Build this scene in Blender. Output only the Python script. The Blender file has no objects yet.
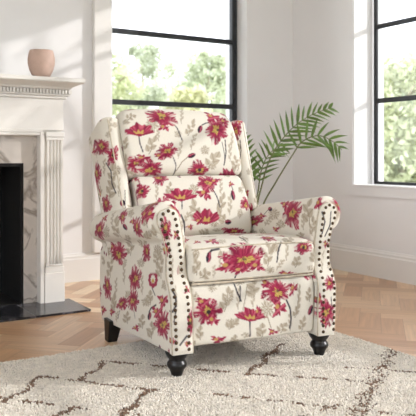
import bpy, math, random
import numpy as np
from mathutils import Vector, Matrix

random.seed(7)
RNG = np.random.default_rng(11)
SC = bpy.context.scene
COL = SC.collection
PI = math.pi

# ------------------------------------------------------------------ camera
YAW = 58.4
cam_d = bpy.data.cameras.new('camera')
cam_d.lens = 60.58
cam_d.sensor_width = 36.0
cam_d.shift_y = -0.125
cam_d.clip_end = 500
cam_d.dof.use_dof = True
cam_d.dof.focus_distance = 2.85
cam_d.dof.aperture_fstop = 6.3
cam = bpy.data.objects.new('camera', cam_d)
cam.location = (0, 0, 0.84)
cam.rotation_euler = (PI / 2, 0, math.radians(YAW - 90))
COL.objects.link(cam)
SC.camera = cam

# ------------------------------------------------------------------ world, sun, exposure
SC.view_settings.view_transform = 'Standard'
SC.view_settings.look = 'None'
SC.view_settings.exposure = 1.68
SC.view_settings.gamma = 1.0
SC.view_settings.use_curve_mapping = False
W = bpy.data.worlds.new('sky')
SC.world = W
W.use_nodes = True
bg = W.node_tree.nodes['Background']
bg.inputs[0].default_value = (0.90, 0.945, 1.03, 1)
bg.inputs[1].default_value = 1.0
sun_d = bpy.data.lights.new('sun', 'SUN')
sun_d.energy = 0.76
sun_d.angle = math.radians(0.9)
sun_d.color = (1.0, 0.97, 0.95)
sun = bpy.data.objects.new('sun', sun_d)
sun.rotation_euler = Vector((-1, 0.62, -0.42)).to_track_quat('-Z', 'Y').to_euler()
sun.location = (8, -4, 6)
COL.objects.link(sun)


# ------------------------------------------------------------------ helpers
def lin(r, g, b):
    f = lambda c: (c / 255) / 12.92 if c <= 10.3 else ((c / 255 + 0.055) / 1.055) ** 2.4
    return (f(r), f(g), f(b))


def new_mat(name):
    m = bpy.data.materials.new(name)
    m.use_nodes = True
    nt = m.node_tree
    return m, nt, nt.nodes['Principled BSDF']


def mat(name, rgb, rough=0.6, metal=0.0, var=0.0, scale=20.0, bump=0.0, bscale=200.0, spec=0.5, stretch=None):
    """procedural material: base colour with noise variation and noise bump"""
    m, nt, p = new_mat(name)
    p.inputs['Roughness'].default_value = rough
    p.inputs['Metallic'].default_value = metal
    p.inputs['Specular IOR Level'].default_value = spec
    tc = nt.nodes.new('ShaderNodeTexCoord')
    src = tc.outputs['Object']
    if stretch:
        mp = nt.nodes.new('ShaderNodeMapping')
        mp.inputs['Scale'].default_value = stretch
        nt.links.new(src, mp.inputs[0])
        src = mp.outputs[0]
    n = nt.nodes.new('ShaderNodeTexNoise')
    n.inputs['Scale'].default_value = scale
    n.inputs['Detail'].default_value = 4
    nt.links.new(src, n.inputs['Vector'])
    r = nt.nodes.new('ShaderNodeValToRGB')
    r.color_ramp.elements[0].position = 0.3
    r.color_ramp.elements[1].position = 0.7
    r.color_ramp.elements[0].color = tuple(c * (1 - var) for c in rgb) + (1,)
    r.color_ramp.elements[1].color = tuple(min(1, c * (1 + var)) for c in rgb) + (1,)
    nt.links.new(n.outputs['Fac'], r.inputs[0])
    nt.links.new(r.outputs[0], p.inputs['Base Color'])
    if bump:
        n2 = nt.nodes.new('ShaderNodeTexNoise')
        n2.inputs['Scale'].default_value = bscale
        nt.links.new(src, n2.inputs['Vector'])
        bp = nt.nodes.new('ShaderNodeBump')
        bp.inputs['Strength'].default_value = bump
        bp.inputs['Distance'].default_value = 0.002
        nt.links.new(n2.outputs['Fac'], bp.inputs['Height'])
        nt.links.new(bp.outputs[0], p.inputs['Normal'])
    return m


def attr_mat(name, rough=0.85, bump=0.15, bscale=500.0, var=0.1, nscale=60.0, sheen=0.0, spec=0.3, wave=None):
    """material whose base colour is the mesh's own 'Col' pattern, with fine noise"""
    m, nt, p = new_mat(name)
    p.inputs['Roughness'].default_value = rough
    p.inputs['Specular IOR Level'].default_value = spec
    p.inputs['Sheen Weight'].default_value = sheen
    a = nt.nodes.new('ShaderNodeAttribute')
    a.attribute_name = 'Col'
    tc = nt.nodes.new('ShaderNodeTexCoord')
    src = tc.outputs['Object']
    n = nt.nodes.new('ShaderNodeTexNoise')
    n.inputs['Scale'].default_value = nscale
    n.inputs['Detail'].default_value = 5
    nt.links.new(src, n.inputs['Vector'])
    mr = nt.nodes.new('ShaderNodeMapRange')
    mr.inputs['From Min'].default_value = 0.25
    mr.inputs['From Max'].default_value = 0.75
    mr.inputs['To Min'].default_value = 1 - var
    mr.inputs['To Max'].default_value = 1 + var
    nt.links.new(n.outputs['Fac'], mr.inputs['Value'])
    mx = nt.nodes.new('ShaderNodeVectorMath')
    mx.operation = 'SCALE'
    nt.links.new(a.outputs['Color'], mx.inputs[0])
    nt.links.new(mr.outputs[0], mx.inputs['Scale'])
    nt.links.new(mx.outputs[0], p.inputs['Base Color'])
    if bump:
        n2 = nt.nodes.new('ShaderNodeTexNoise')
        n2.inputs['Scale'].default_value = bscale
        nt.links.new(src, n2.inputs['Vector'])
        bp = nt.nodes.new('ShaderNodeBump')
        bp.inputs['Strength'].default_value = bump
        bp.inputs['Distance'].default_value = 0.0015
        nt.links.new(n2.outputs['Fac'], bp.inputs['Height'])
        nt.links.new(bp.outputs[0], p.inputs['Normal'])
    return m


class MB:
    """collects shapes into one mesh"""
    def __init__(self):
        self.v, self.f = [], []

    def add(self, vs, fs):
        o = len(self.v)
        self.v += [tuple(x) for x in vs]
        self.f += [tuple(i + o for i in f) for f in fs]
        return self

    def box(self, x0, x1, y0, y1, z0, z1):
        vs = [(x, y, z) for z in (z0, z1) for y in (y0, y1) for x in (x0, x1)]
        return self.add(vs, [(0, 2, 3, 1), (4, 5, 7, 6), (0, 1, 5, 4), (2, 6, 7, 3), (0, 4, 6, 2), (1, 3, 7, 5)])

    def lathe(self, prof, seg=32, c=(0, 0, 0), cap=True):
        vs, fs = [], []
        for r, z in prof:
            for k in range(seg):
                t = 2 * PI * k / seg
                vs.append((c[0] + r * math.cos(t), c[1] + r * math.sin(t), c[2] + z))
        for i in range(len(prof) - 1):
            for k in range(seg):
                k2 = (k + 1) % seg
                fs.append((i * seg + k, i * seg + k2, (i + 1) * seg + k2, (i + 1) * seg + k))
        if cap:
            fs.append(tuple(range(seg))[::-1])
            fs.append(tuple((len(prof) - 1) * seg + k for k in range(seg)))
        return self.add(vs, fs)

    def tube(self, pts, rad, seg=8):
        pts = [Vector(p) for p in pts]
        n = len(pts)
        rads = rad if hasattr(rad, '__len__') else [rad] * n
        vs, fs = [], []
        up = Vector((0.13, 0.37, 0.92))
        for i, p in enumerate(pts):
            t = (pts[min(i + 1, n - 1)] - pts[max(i - 1, 0)]).normalized()
            a = t.cross(up)
            if a.length < 1e-4:
                a = t.cross(Vector((1, 0, 0)))
            a.normalize()
            b = t.cross(a)
            for k in range(seg):
                w = 2 * PI * k / seg
                vs.append(p + (a * math.cos(w) + b * math.sin(w)) * rads[i])
        for i in range(n - 1):
            for k in range(seg):
                k2 = (k + 1) % seg
                fs.append((i * seg + k, i * seg + k2, (i + 1) * seg + k2, (i + 1) * seg + k))
        fs.append(tuple(range(seg))[::-1])
        fs.append(tuple((n - 1) * seg + k for k in range(seg)))
        return self.add(vs, fs)

    def prism(self, outline, axis, t0, t1):
        """outline of (p, q) extruded along axis: 'x' -> (y,z), 'y' -> (x,z), 'z' -> (x,y)"""
        mk = {'x': lambda p, q, t: (t, p, q), 'y': lambda p, q, t: (p, t, q), 'z': lambda p, q, t: (p, q, t)}[axis]
        n = len(outline)
        vs = [mk(p, q, t0) for p, q in outline] + [mk(p, q, t1) for p, q in outline]
        fs = [(i, (i + 1) % n, n + (i + 1) % n, n + i) for i in range(n)]
        fs += [tuple(range(n))[::-1], tuple(range(n, 2 * n))]
        return self.add(vs, fs)

    def build(self, name, m, parent=None, smooth=False, bevel=0.0, kind=None):
        me = bpy.data.meshes.new(name)
        me.from_pydata(self.v, [], self.f)
        me.update()
        import bmesh
        b = bmesh.new()
        b.from_mesh(me)
        bmesh.ops.recalc_face_normals(b, faces=b.faces)
        b.to_mesh(me)
        b.free()
        if smooth:
            me.polygons.foreach_set('use_smooth', [True] * len(me.polygons))
        me.materials.append(m)
        o = bpy.data.objects.new(name, me)
        COL.objects.link(o)
        if parent:
            o.parent = parent
        if bevel:
            md = o.modifiers.new('bevel', 'BEVEL')
            md.width = bevel
            md.segments = 2
            md.limit_method = 'ANGLE'
        if kind:
            o['kind'] = kind
        return o


def empty(name, loc=(0, 0, 0), rz=0.0, kind=None):
    o = bpy.data.objects.new(name, None)
    o.location = loc
    o.rotation_euler = (0, 0, rz)
    o.empty_display_size = 0.1
    COL.objects.link(o)
    if kind:
        o['kind'] = kind
    return o


def tag(o, label, cat, group=None, kind=None):
    o['label'] = label
    o['category'] = cat
    if group:
        o['group'] = group
    if kind:
        o['kind'] = kind
    return o


def np_mesh(name, V, F, m, parent=None, smooth=True, col=None, ngons=(), face_col=None):
    """mesh straight from numpy arrays; F (n,4) quads or (n,3) triangles, ngons lists"""
    me = bpy.data.meshes.new(name)
    V = np.asarray(V, dtype=np.float32)
    F = np.asarray(F, dtype=np.int32)
    k = F.shape[1]
    loops = F.ravel()
    starts = np.arange(len(F)) * k
    for g in ngons:
        starts = np.append(starts, len(loops))
        loops = np.concatenate([loops, np.asarray(g, dtype=np.int32)])
    me.vertices.add(len(V))
    me.vertices.foreach_set('co', V.ravel())
    me.loops.add(len(loops))
    me.loops.foreach_set('vertex_index', loops.astype(np.int32))
    me.polygons.add(len(starts))
    me.polygons.foreach_set('loop_start', starts.astype(np.int32))
    me.polygons.foreach_set('use_smooth', np.full(len(starts), smooth))
    me.update(calc_edges=True)
    me.validate()
    if col is not None:
        at = me.color_attributes.new('Col', 'FLOAT_COLOR', 'POINT')
        c4 = np.ones((len(V), 4), dtype=np.float32)
        c4[:, :3] = col
        at.data.foreach_set('color', c4.ravel())
    me.materials.append(m)
    o = bpy.data.objects.new(name, me)
    COL.objects.link(o)
    if parent:
        o.parent = parent
    return o


# ------------------------------------------------------------------ materials
M = {}
M['wall'] = mat('white_wall_paint', lin(235, 233, 232), 0.75, var=0.015, scale=3, bump=0.05, bscale=300)
M['bright_jamb'] = mat('sun_brightened_jamb', lin(246, 245, 244), 0.5, var=0.005, scale=5)  # whiter than the trim, to put the reveal's sunlight into the colour
M['trim'] = mat('white_trim_paint', lin(232, 229, 225), 0.5, var=0.01, scale=5)
M['ceiling'] = mat('ceiling_paint', lin(235, 233, 230), 0.9, var=0.01, scale=3)
M['mantel'] = mat('mantel_paint', lin(231, 227, 220), 0.5, var=0.02, scale=12)
M['black_metal'] = mat('black_window_metal', lin(38, 40, 43), 0.45, var=0.1, scale=30)
M['soot'] = mat('sooty_firebox', lin(16, 14, 14), 0.8, var=0.4, scale=9)
M['leg'] = mat('black_stained_wood', lin(17, 16, 17), 0.35, var=0.25, scale=40)
M['nail'] = mat('antique_bronze', lin(88, 72, 56), 0.32, metal=0.85, var=0.35, scale=90)
M['lining'] = mat('dark_lining', lin(50, 47, 45), 0.9, var=0.1, scale=60)
M['clay'] = mat('blush_clay', lin(197, 168, 153), 0.75, var=0.06, scale=25, bump=0.2, bscale=120)
M['pot'] = mat('grey_pot_glaze', lin(150, 146, 140), 0.6, var=0.1, scale=20)
M['soil'] = mat('soil', lin(58, 45, 36), 0.95, var=0.4, scale=60, bump=0.8, bscale=80)
M['frond'] = mat('palm_leaf', lin(96, 126, 52), 0.40, var=0.3, scale=18)
M['stalk'] = mat('palm_stalk', lin(104, 108, 58), 0.5, var=0.15, scale=30)
M['bark'] = mat('bark', lin(176, 166, 146), 0.9, var=0.3, scale=6)
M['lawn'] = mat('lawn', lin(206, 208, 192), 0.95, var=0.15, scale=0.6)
M['fabric'] = attr_mat('poppy_print_linen', 0.9, bump=0.35, bscale=420, var=0.05, nscale=260, sheen=0.12, spec=0.15)
M['pile'] = attr_mat('wool_pile', 0.95, bump=0, var=0.12, nscale=40, sheen=0.2, spec=0.1)


def marble(name, base, vein, rough, scale, fine=0.0):
    m, nt, p = new_mat(name)
    p.inputs['Roughness'].default_value = rough
    tc = nt.nodes.new('ShaderNodeTexCoord')
    n = nt.nodes.new('ShaderNodeTexNoise')
    n.inputs['Scale'].default_value = scale
    n.inputs['Detail'].default_value = 8
    n.inputs['Distortion'].default_value = 1.2
    nt.links.new(tc.outputs['Object'], n.inputs['Vector'])
    s = nt.nodes.new('ShaderNodeMath'); s.operation = 'SUBTRACT'; s.inputs[1].default_value = 0.5
    nt.links.new(n.outputs['Fac'], s.inputs[0])
    ab = nt.nodes.new('ShaderNodeMath'); ab.operation = 'ABSOLUTE'
    nt.links.new(s.outputs[0], ab.inputs[0])
    r = nt.nodes.new('ShaderNodeValToRGB')
    r.color_ramp.elements[0].position = 0.0
    r.color_ramp.elements[0].color = vein + (1,)
    r.color_ramp.elements[1].position = 0.06
    r.color_ramp.elements[1].color = base + (1,)
    e = r.color_ramp.elements.new(0.2)
    e.color = tuple(c * (1 - fine) for c in base) + (1,)
    nt.links.new(ab.outputs[0], r.inputs[0])
    nt.links.new(r.outputs[0], p.inputs['Base Color'])
    return m


M['marble'] = marble('veined_marble', lin(214, 206, 197), lin(150, 140, 130), 0.3, 4.5, 0.10)
M['hearth'] = marble('black_marble', lin(38, 38, 42), lin(92, 92, 98), 0.18, 7, 0.2)


def wood_floor():
    m, nt, p = new_mat('oak_parquet')
    a = nt.nodes.new('ShaderNodeAttribute'); a.attribute_name = 'Col'
    g = nt.nodes.new('ShaderNodeAttribute'); g.attribute_name = 'Grain'
    n = nt.nodes.new('ShaderNodeTexNoise')
    n.inputs['Scale'].default_value = 1.0
    n.inputs['Detail'].default_value = 5
    nt.links.new(g.outputs['Vector'], n.inputs['Vector'])
    mr = nt.nodes.new('ShaderNodeMapRange')
    mr.inputs['From Min'].default_value = 0.3
    mr.inputs['From Max'].default_value = 0.7
    mr.inputs['To Min'].default_value = 0.86
    mr.inputs['To Max'].default_value = 1.1
    nt.links.new(n.outputs['Fac'], mr.inputs['Value'])
    mx = nt.nodes.new('ShaderNodeVectorMath'); mx.operation = 'SCALE'
    nt.links.new(a.outputs['Color'], mx.inputs[0])
    nt.links.new(mr.outputs[0], mx.inputs['Scale'])
    nt.links.new(mx.outputs[0], p.inputs['Base Color'])
    p.inputs['Roughness'].default_value = 0.28
    return m


M['floor'] = wood_floor()


def glass_mat():
    m = bpy.data.materials.new('window_glass')
    m.use_nodes = True
    nt = m.node_tree
    nt.nodes.clear()
    out = nt.nodes.new('ShaderNodeOutputMaterial')
    t = nt.nodes.new('ShaderNodeBsdfTransparent')
    g = nt.nodes.new('ShaderNodeBsdfGlossy')
    g.inputs['Roughness'].default_value = 0.02
    f = nt.nodes.new('ShaderNodeFresnel')
    f.inputs['IOR'].default_value = 1.25
    mx = nt.nodes.new('ShaderNodeMixShader')
    nt.links.new(f.outputs[0], mx.inputs[0])
    nt.links.new(t.outputs[0], mx.inputs[1])
    nt.links.new(g.outputs[0], mx.inputs[2])
    nt.links.new(mx.outputs[0], out.inputs[0])
    return m


M['glass'] = glass_mat()


def leaf_mat(name, rgb):
    m, nt, p = new_mat(name)
    tc = nt.nodes.new('ShaderNodeTexCoord')
    n = nt.nodes.new('ShaderNodeTexNoise')
    n.inputs['Scale'].default_value = 1.3
    n.inputs['Detail'].default_value = 3
    nt.links.new(tc.outputs['Object'], n.inputs['Vector'])
    r = nt.nodes.new('ShaderNodeValToRGB')
    r.color_ramp.elements[0].position = 0.35
    r.color_ramp.elements[1].position = 0.65
    r.color_ramp.elements[0].color = tuple(c * 0.8 for c in rgb) + (1,)
    r.color_ramp.elements[1].color = tuple(min(1, c * 1.15) for c in rgb) + (1,)
    nt.links.new(n.outputs['Fac'], r.inputs[0])
    nt.links.new(r.outputs[0], p.inputs['Base Color'])
    p.inputs['Roughness'].default_value = 0.7
    tr = nt.nodes.new('ShaderNodeBsdfTranslucent')
    nt.links.new(r.outputs[0], tr.inputs['Color'])
    mx = nt.nodes.new('ShaderNodeMixShader')
    mx.inputs[0].default_value = 0.4
    nt.links.new(p.outputs[0], mx.inputs[1])
    nt.links.new(tr.outputs[0], mx.inputs[2])
    nt.links.new(mx.outputs[0], nt.nodes['Material Output'].inputs[0])
    return m


# ------------------------------------------------------------------ room shell
WX, WY, ZC = 3.55, 4.46, 2.95          # right wall, back wall, ceiling
TH = 0.30
# openings
B0, B1, BZ0, BZ1 = 1.968, 3.098, 0.63, 2.65     # back window (x range)
R0, R1 = -0.10, 3.758                             # right window (y range)
S0, S1 = -2.30, -0.32                             # second right window, beyond the frame


def floor_build():
    """oak herringbone laid at 45 degrees to the walls"""
    n, w = 3, 0.108
    V, F, C, G = [], [], [], []
    tones = [lin(212, 172, 134), lin(221, 184, 148), lin(204, 160, 121), lin(238, 210, 176), lin(215, 178, 142), lin(192, 146, 108), lin(206, 166, 132)]
    x0, x1, y0, y1 = -2.2, WX, -1.6, WY
    gap = 0.0007
    c45 = math.sqrt(0.5)

    def clip(poly):
        for ax, lim, sg in ((0, x0, 1), (0, x1, -1), (1, y0, 1), (1, y1, -1)):
            out = []
            for k in range(len(poly)):
                p, q = poly[k], poly[(k + 1) % len(poly)]
                dp, dq = (p[ax] - lim) * sg, (q[ax] - lim) * sg
                if dp >= 0:
                    out.append(p)
                if dp * dq < 0:
                    t = dp / (dp - dq)
                    out.append(tuple(p[i] + (q[i] - p[i]) * t for i in range(2)))
            poly = out
            if not poly:
                break
        return poly

    def plank(ax, ay, bx, by, horiz):
        ax, ay, bx, by = ax + gap, ay + gap, bx - gap, by - gap
        rot = lambda u, v: (0.68 + (u - v) * c45, 1.4 + (u + v) * c45)
        poly = clip([rot(ax, ay), rot(bx, ay), rot(bx, by), rot(ax, by)])
        if len(poly) < 3:
            return
        c = random.choice(tones)
        k = random.uniform(0.94, 1.06)
        sft = random.uniform(0, 50)
        o = len(V)
        for x, y in poly:
            u, v = (x - 0.68 + y - 1.4) * c45, (y - 1.4 - x + 0.68) * c45
            V.append((x, y, 0))
            C.append(tuple(q * k for q in c))
            G.append((u * 4 + sft, v * 60, sft) if horiz else (v * 4 + sft, u * 60, sft))
        for q in range(1, len(poly) - 1):
            F.append((o, o + q, o + q + 1))
    m = 48
    for i in range(-m, m):
        for j in range(-m, m):
            d = (i - j) % (2 * n)
            if d == 0:
                plank(i * w, j * w, (i + n) * w, (j + 1) * w, True)
            elif d == 2 * n - 1:
                plank(i * w, j * w, (i + 1) * w, (j + n) * w, False)
    o = len(V)                                     # joint bed and slab edges below
    V.extend([(x0, y0, -0.002), (x1, y0, -0.002), (x1, y1, -0.002), (x0, y1, -0.002)])
    V.extend([(x0, y0, -0.15), (x1, y0, -0.15), (x1, y1, -0.15), (x0, y1, -0.15)])
    for a, b, c, d in ((0, 1, 2, 3), (4, 7, 6, 5), (0, 4, 5, 1), (1, 5, 6, 2), (2, 6, 7, 3), (3, 7, 4, 0)):
        F.extend([(o + a, o + b, o + c), (o + a, o + c, o + d)])
    C.extend([lin(150, 112, 82)] * 8)
    G.extend([(0, 0, 0)] * 8)
    ob = np_mesh('floor', V, F, M['floor'], smooth=False, col=np.array(C))
    at = ob.data.attributes.new('Grain', 'FLOAT_VECTOR', 'POINT')
    at.data.foreach_set('vector', np.array(G, dtype=np.float32).ravel())
    ob['kind'] = 'structure'


floor_build()
# back wall with its window opening
mb = MB()
mb.box(-2.2, B0, WY, WY + TH, -0.15, ZC)
mb.box(B1, WX + TH, WY, WY + TH, -0.15, ZC)
mb.box(B0, B1, WY, WY + TH, -0.15, BZ0)
mb.box(B0, B1, WY, WY + TH, BZ1, ZC)
mb.build('wall_back', M['wall'], kind='structure')
mb = MB()
mb.box(WX, WX + TH, R1, WY, -0.15, ZC)
mb.box(WX, WX + TH, S1, R0, -0.15, ZC)
mb.box(WX, WX + TH, -4.2, S0, -0.15, ZC)
mb.box(WX, WX + TH, R0, R1, -0.15, BZ0)
mb.box(WX, WX + TH, R0, R1, BZ1, ZC)
mb.box(WX, WX + TH, S0, S1, -0.15, BZ0)
mb.box(WX, WX + TH, S0, S1, BZ1, ZC)
mb.build('wall_right', M['wall'], kind='structure')
MB().box(-2.35, -2.2, 2.0, WY + TH, -0.15, ZC).build('light_blocker_left', M['wall'], kind='structure')  # unseen partial wall, added to keep sky light off the back wall
MB().box(-2.2, 1.5, -1.75, -1.6, 0, ZC).build('light_blocker_front', M['wall'], kind='structure')  # unseen wall behind the camera, added to cut the front fill light
MB().box(-2.2, WX + TH, -4.2, WY + TH, ZC, ZC + 0.15).build('ceiling', M['ceiling'], kind='structure')


def skirting(name, along, a0, a1, wall):
    """stepped baseboard against a wall; along = 'x' or 'y'"""
    prof = [(0, 0), (0.022, 0), (0.022, 0.148), (0.016, 0.156), (0.016, 0.170), (0.010, 0.178), (0.007, 0.188), (0, 0.188)]
    out = [(wall - p, q) for p, q in prof]
    return MB().prism(out, along, a0, a1).build(name, M['trim'], kind='structure')


skirting('baseboard_back', 'x', 1.40, WX - 0.022, WY)
mb = MB()
prof = [(0, 0), (0.022, 0), (0.022, 0.148), (0.016, 0.156), (0.016, 0.170), (0.010, 0.178), (0.007, 0.188), (0, 0.188)]
mb.prism([(WX - p, q) for p, q in prof], 'y', -1.6, WY - 0.001).build('baseboard_right', M['trim'], kind='structure')

# window casings
MB().box(1.818, 1.940, WY - 0.045, WY, 0.189, BZ1 + 0.12).build('trim_1', M['trim'], bevel=0.004, kind='structure')
mb = MB()
mb.box(WX - 0.012, WX, R1, R1 + 0.16, 0.555, BZ1 + 0.14)
mb.box(WX - 0.012, WX, R0 - 0.06, R1, 0.555, BZ0 - 0.002)
mb.build('trim_2', M['wall'], kind='structure')


def window(name, along, a0, a1, z0, z1, depth, wallpos, sgn, bars, posts, lo_right=0.0):
    """black steel window: frame, glazing bars, pane, white sill lining"""
    root = empty(name, ((a0 + a1) / 2, wallpos + depth, z0) if along == 'x' else (wallpos + depth, (a0 + a1) / 2, z0), kind='structure')
    base = Vector(root.location)
    t0, t1 = (-0.02, 0.025) if along == 'x' else (-0.006, 0.014)
    fw = 0.045 if along == 'x' else 0.032
    def bx(mb, p0, p1, q0, q1, s0=t0, s1=t1):
        if along == 'x':
            mb.box(p0 - base.x, p1 - base.x, s0, s1, q0 - base.z, q1 - base.z)
        else:
            mb.box(s0, s1, p0 - base.y, p1 - base.y, q0 - base.z, q1 - base.z)
    mb = MB()
    bx(mb, a0, a0 + fw, z0, z1); bx(mb, a1 - fw, a1, z0, z1)
    bx(mb, a0 + fw, a1 - fw, z0, z0 + fw * 0.8); bx(mb, a0 + fw, a1 - fw, z1 - fw, z1)
    mb.build('window_frame', M['black_metal'], root, bevel=0.003)
    for z in bars:
        mb = MB(); bx(mb, a0 + fw, a1 - fw, z - 0.018, z + 0.018, t0 + 0.003, t1 - 0.004)
        mb.build('glazing_bar', M['black_metal'], root, bevel=0.003)
    for a in posts:
        mb = MB(); bx(mb, a - 0.02, a + 0.02, z0 + fw * 0.8, z1 - fw, t0 + 0.004, t1 - 0.005)
        mb.build('mullion', M['black_metal'], root, bevel=0.003)
    mb = MB(); bx(mb, a0 + fw * 0.5, a1 - fw * 0.5, z0 + fw * 0.5, z1 - fw * 0.5, 0.003, 0.007)
    mb.build('pane', M['glass'], root)
    return root


window('window_1', 'x', B0, B1 - 0.008, BZ0, BZ1, 0.145, WY, 1, (1.227, 1.735, 2.25), ())
window('window_2', 'y', R0, R1 - 0.012, BZ0, BZ1, 0.19, WX, 1, (1.243, 1.785, 2.30), (2.87, 1.95, 0.97))
window('window_3', 'y', S0, S1, BZ0, BZ1, 0.19, WX, 1, (1.243, 1.795, 2.30), (-1.31,))
mb = MB()
mb.box(WX - 0.02, WX + 0.165, R0, R1, BZ0 - 0.002, BZ0 + 0.006)
mb.box(WX - 0.001, WX + 0.165, R1 - 0.005, R1 + 0.001, BZ0 + 0.006, BZ1)
mb.build('trim_3', M['bright_jamb'], kind='structure')  # lining added in a brighter white so the reveal looks sunlit

# ------------------------------------------------------------------ fireplace
FY = 3.85                                   # front of the pilasters
FC = 0.69                                   # centre line
fire = tag(empty('fireplace', (FC, FY, 0)), 'white painted fireplace with dentil mantel, fluted pilaster and marble surround', 'fireplace')
HW = 0.705                                  # half width at the pilasters


def sym(x0, x1):
    return [(x0, x1), (-x1, -x0)]


back = WY - FY - 0.001
mb = MB()                                   # body behind frieze and pilasters
mb.box(-HW + 0.006, HW - 0.006, 0.012, back, 0.975, 1.20)
for a, b in sym(0.575, HW - 0.006):
    mb.box(a, b, 0.012, back, 0.0, 0.975)
mb.build('surround', M['mantel'], fire, bevel=0.003)
for a, b in sym(0.610, 0.703):              # fluted pilasters
    mb = MB()
    out = [(a, 0.012), (a, -0.004)]
    k = 4
    ww = (b - a - 0.016) / k
    for i in range(k):
        s = a + 0.008 + i * ww
        out += [(s + 0.003, -0.004)] + [(s + ww / 2 - math.cos(t) * (ww / 2 - 0.003), -0.004 + math.sin(t) * 0.011) for t in np.linspace(0.2, PI - 0.2, 7)] + [(s + ww - 0.003, -0.004)]
    out += [(b, -0.004), (b, 0.012)]
    mb.prism(out, 'z', 0.205, 0.95)
    p = mb.build('pilaster', M['mantel'], fire)
    mb = MB()
    mb.box(a - 0.020, b + 0.006, -0.018, 0.05, 0.0, 0.180)
    mb.prism([(a - 0.014, 0.05), (a - 0.014, -0.012), (b + 0.003, -0.012), (b + 0.003, 0.05)], 'z', 0.180, 0.212)
    mb.box(a - 0.008, b + 0.001, -0.008, 0.05, 0.212, 0.225)
    mb.build('plinth', M['mantel'], p, bevel=0.004)
    mb = MB()
    mb.box(a - 0.006, b + 0.001, -0.010, 0.02, 0.93, 0.948)
    mb.box(a - 0.010, b + 0.004, -0.016, 0.02, 0.948, 0.975)
    mb.build('capital', M['mantel'], p, bevel=0.003)
mb = MB()                                   # frieze with a moulding line
mb.box(-HW, HW, -0.004, 0.012, 0.985, 1.165)
mb.box(-0.58, 0.58, -0.012, 0.012, 0.972, 0.992)
mb.build('frieze', M['mantel'], fire, bevel=0.003)
mb = MB()                                   # inner moulding round the marble
for a, b in sym(0.566, 0.590):
    mb.box(a, b, -0.014, 0.06, 0.0, 0.972)
mb.box(-0.566, 0.566, -0.010, 0.06, 0.955, 0.972)
mb.build('moulding', M['mantel'], fire, bevel=0.004)
mb = MB()                                   # marble slips
for a, b in sym(0.490, 0.566):
    mb.box(a, b, 0.045, 0.12, 0.0, 0.955)
mb.box(-0.490, 0.490, 0.045, 0.12, 0.80, 0.955)
mb.build('marble_slip', M['marble'], fire)
mb = MB()                                   # black firebox open at the front
mb.box(-0.490, 0.490, 0.42, 0.44, 0.0, 0.80)
mb.box(-0.490, -0.472, 0.052, 0.42, 0.0, 0.80)
mb.box(0.472, 0.490, 0.052, 0.42, 0.0, 0.80)
mb.box(-0.472, 0.472, 0.052, 0.42, 0.782, 0.80)
mb.box(-0.472, 0.472, 0.052, 0.42, 0.0, 0.012)
mb.build('firebox', M['soot'], fire)
mb = MB()                                   # bed moulding, dentils and shelf
steps = [(1.165, 1.182, 0.016), (1.182, 1.190, 0.030)]
for z0, z1, o in steps:
    mb.box(-HW - o, HW + o, -o, back, z0, z1)
mb.build('bed_moulding', M['mantel'], fire, bevel=0.004)
mb = MB()
mb.box(-HW - 0.022, HW + 0.022, -0.022, back, 1.190, 1.218)
x = -HW - 0.034
while x < HW + 0.03:
    mb.box(x, x + 0.0105, -0.038, -0.021, 1.193, 1.216)
    x += 0.0185
for k in range(12):
    y = -0.034 + k * 0.0185
    mb.box(HW + 0.021, HW + 0.038, y, y + 0.0105, 1.193, 1.216)
mb.build('dentil_band', M['mantel'], fire)
mb = MB()
prof = [(0.040, 1.218), (0.046, 1.228), (0.075, 1.240), (0.100, 1.247), (0.108, 1.250), (0.112, 1.255), (0.112, 1.272), (0.108, 1.275)]
vs, fs = [], []
for o, z in prof:
    vs += [(-HW - o * 0.75, -o * 1.15, z), (HW + o * 0.75, -o * 1.15, z), (HW + o * 0.75, back, z), (-HW - o * 0.75, back, z)]
for i in range(len(prof) - 1):
    for k in range(4):
        fs.append((i * 4 + k, i * 4 + (k + 1) % 4, i * 4 + 4 + (k + 1) % 4, i * 4 + 4 + k))
fs += [(3, 2, 1, 0), tuple(range(len(vs) - 4, len(vs)))]
mb.add(vs, fs)
mb.build('mantel_shelf', M['mantel'], fire)
mb = MB()                                   # hearth of black tiles
for i in range(5):
    for j in range(1):
        xa = -0.775 + i * 0.306
        mb.box(xa + 0.001, xa + 0.305, -0.295, 0.04, 0.0, 0.012)
hearth = mb.build('hearth', M['hearth'], fire, bevel=0.0015)
mb = MB().box(-0.775, 0.755, -0.294, 0.04, 0.0, 0.0112)
mb.build('grout', mat('pale_grout', lin(150, 148, 146), 0.8), hearth)

# clay bowl on the mantel
mb = MB()
prof = [(0.030, 0.0), (0.040, 0.003), (0.053, 0.020), (0.067, 0.050), (0.0755, 0.085), (0.0755, 0.112), (0.071, 0.138), (0.066, 0.153), (0.0645, 0.158), (0.062, 0.156), (0.064, 0.140), (0.069, 0.112), (0.070, 0.082), (0.064, 0.05), (0.05, 0.02), (0.02, 0.012)]
vase = mb.lathe(prof, 48).build('clay_vase', M['clay'], smooth=True)
vase.location = (1.268, 3.855, 1.276)
tag(vase, 'round blush pink clay vase standing on the white mantel shelf', 'vase')

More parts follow.
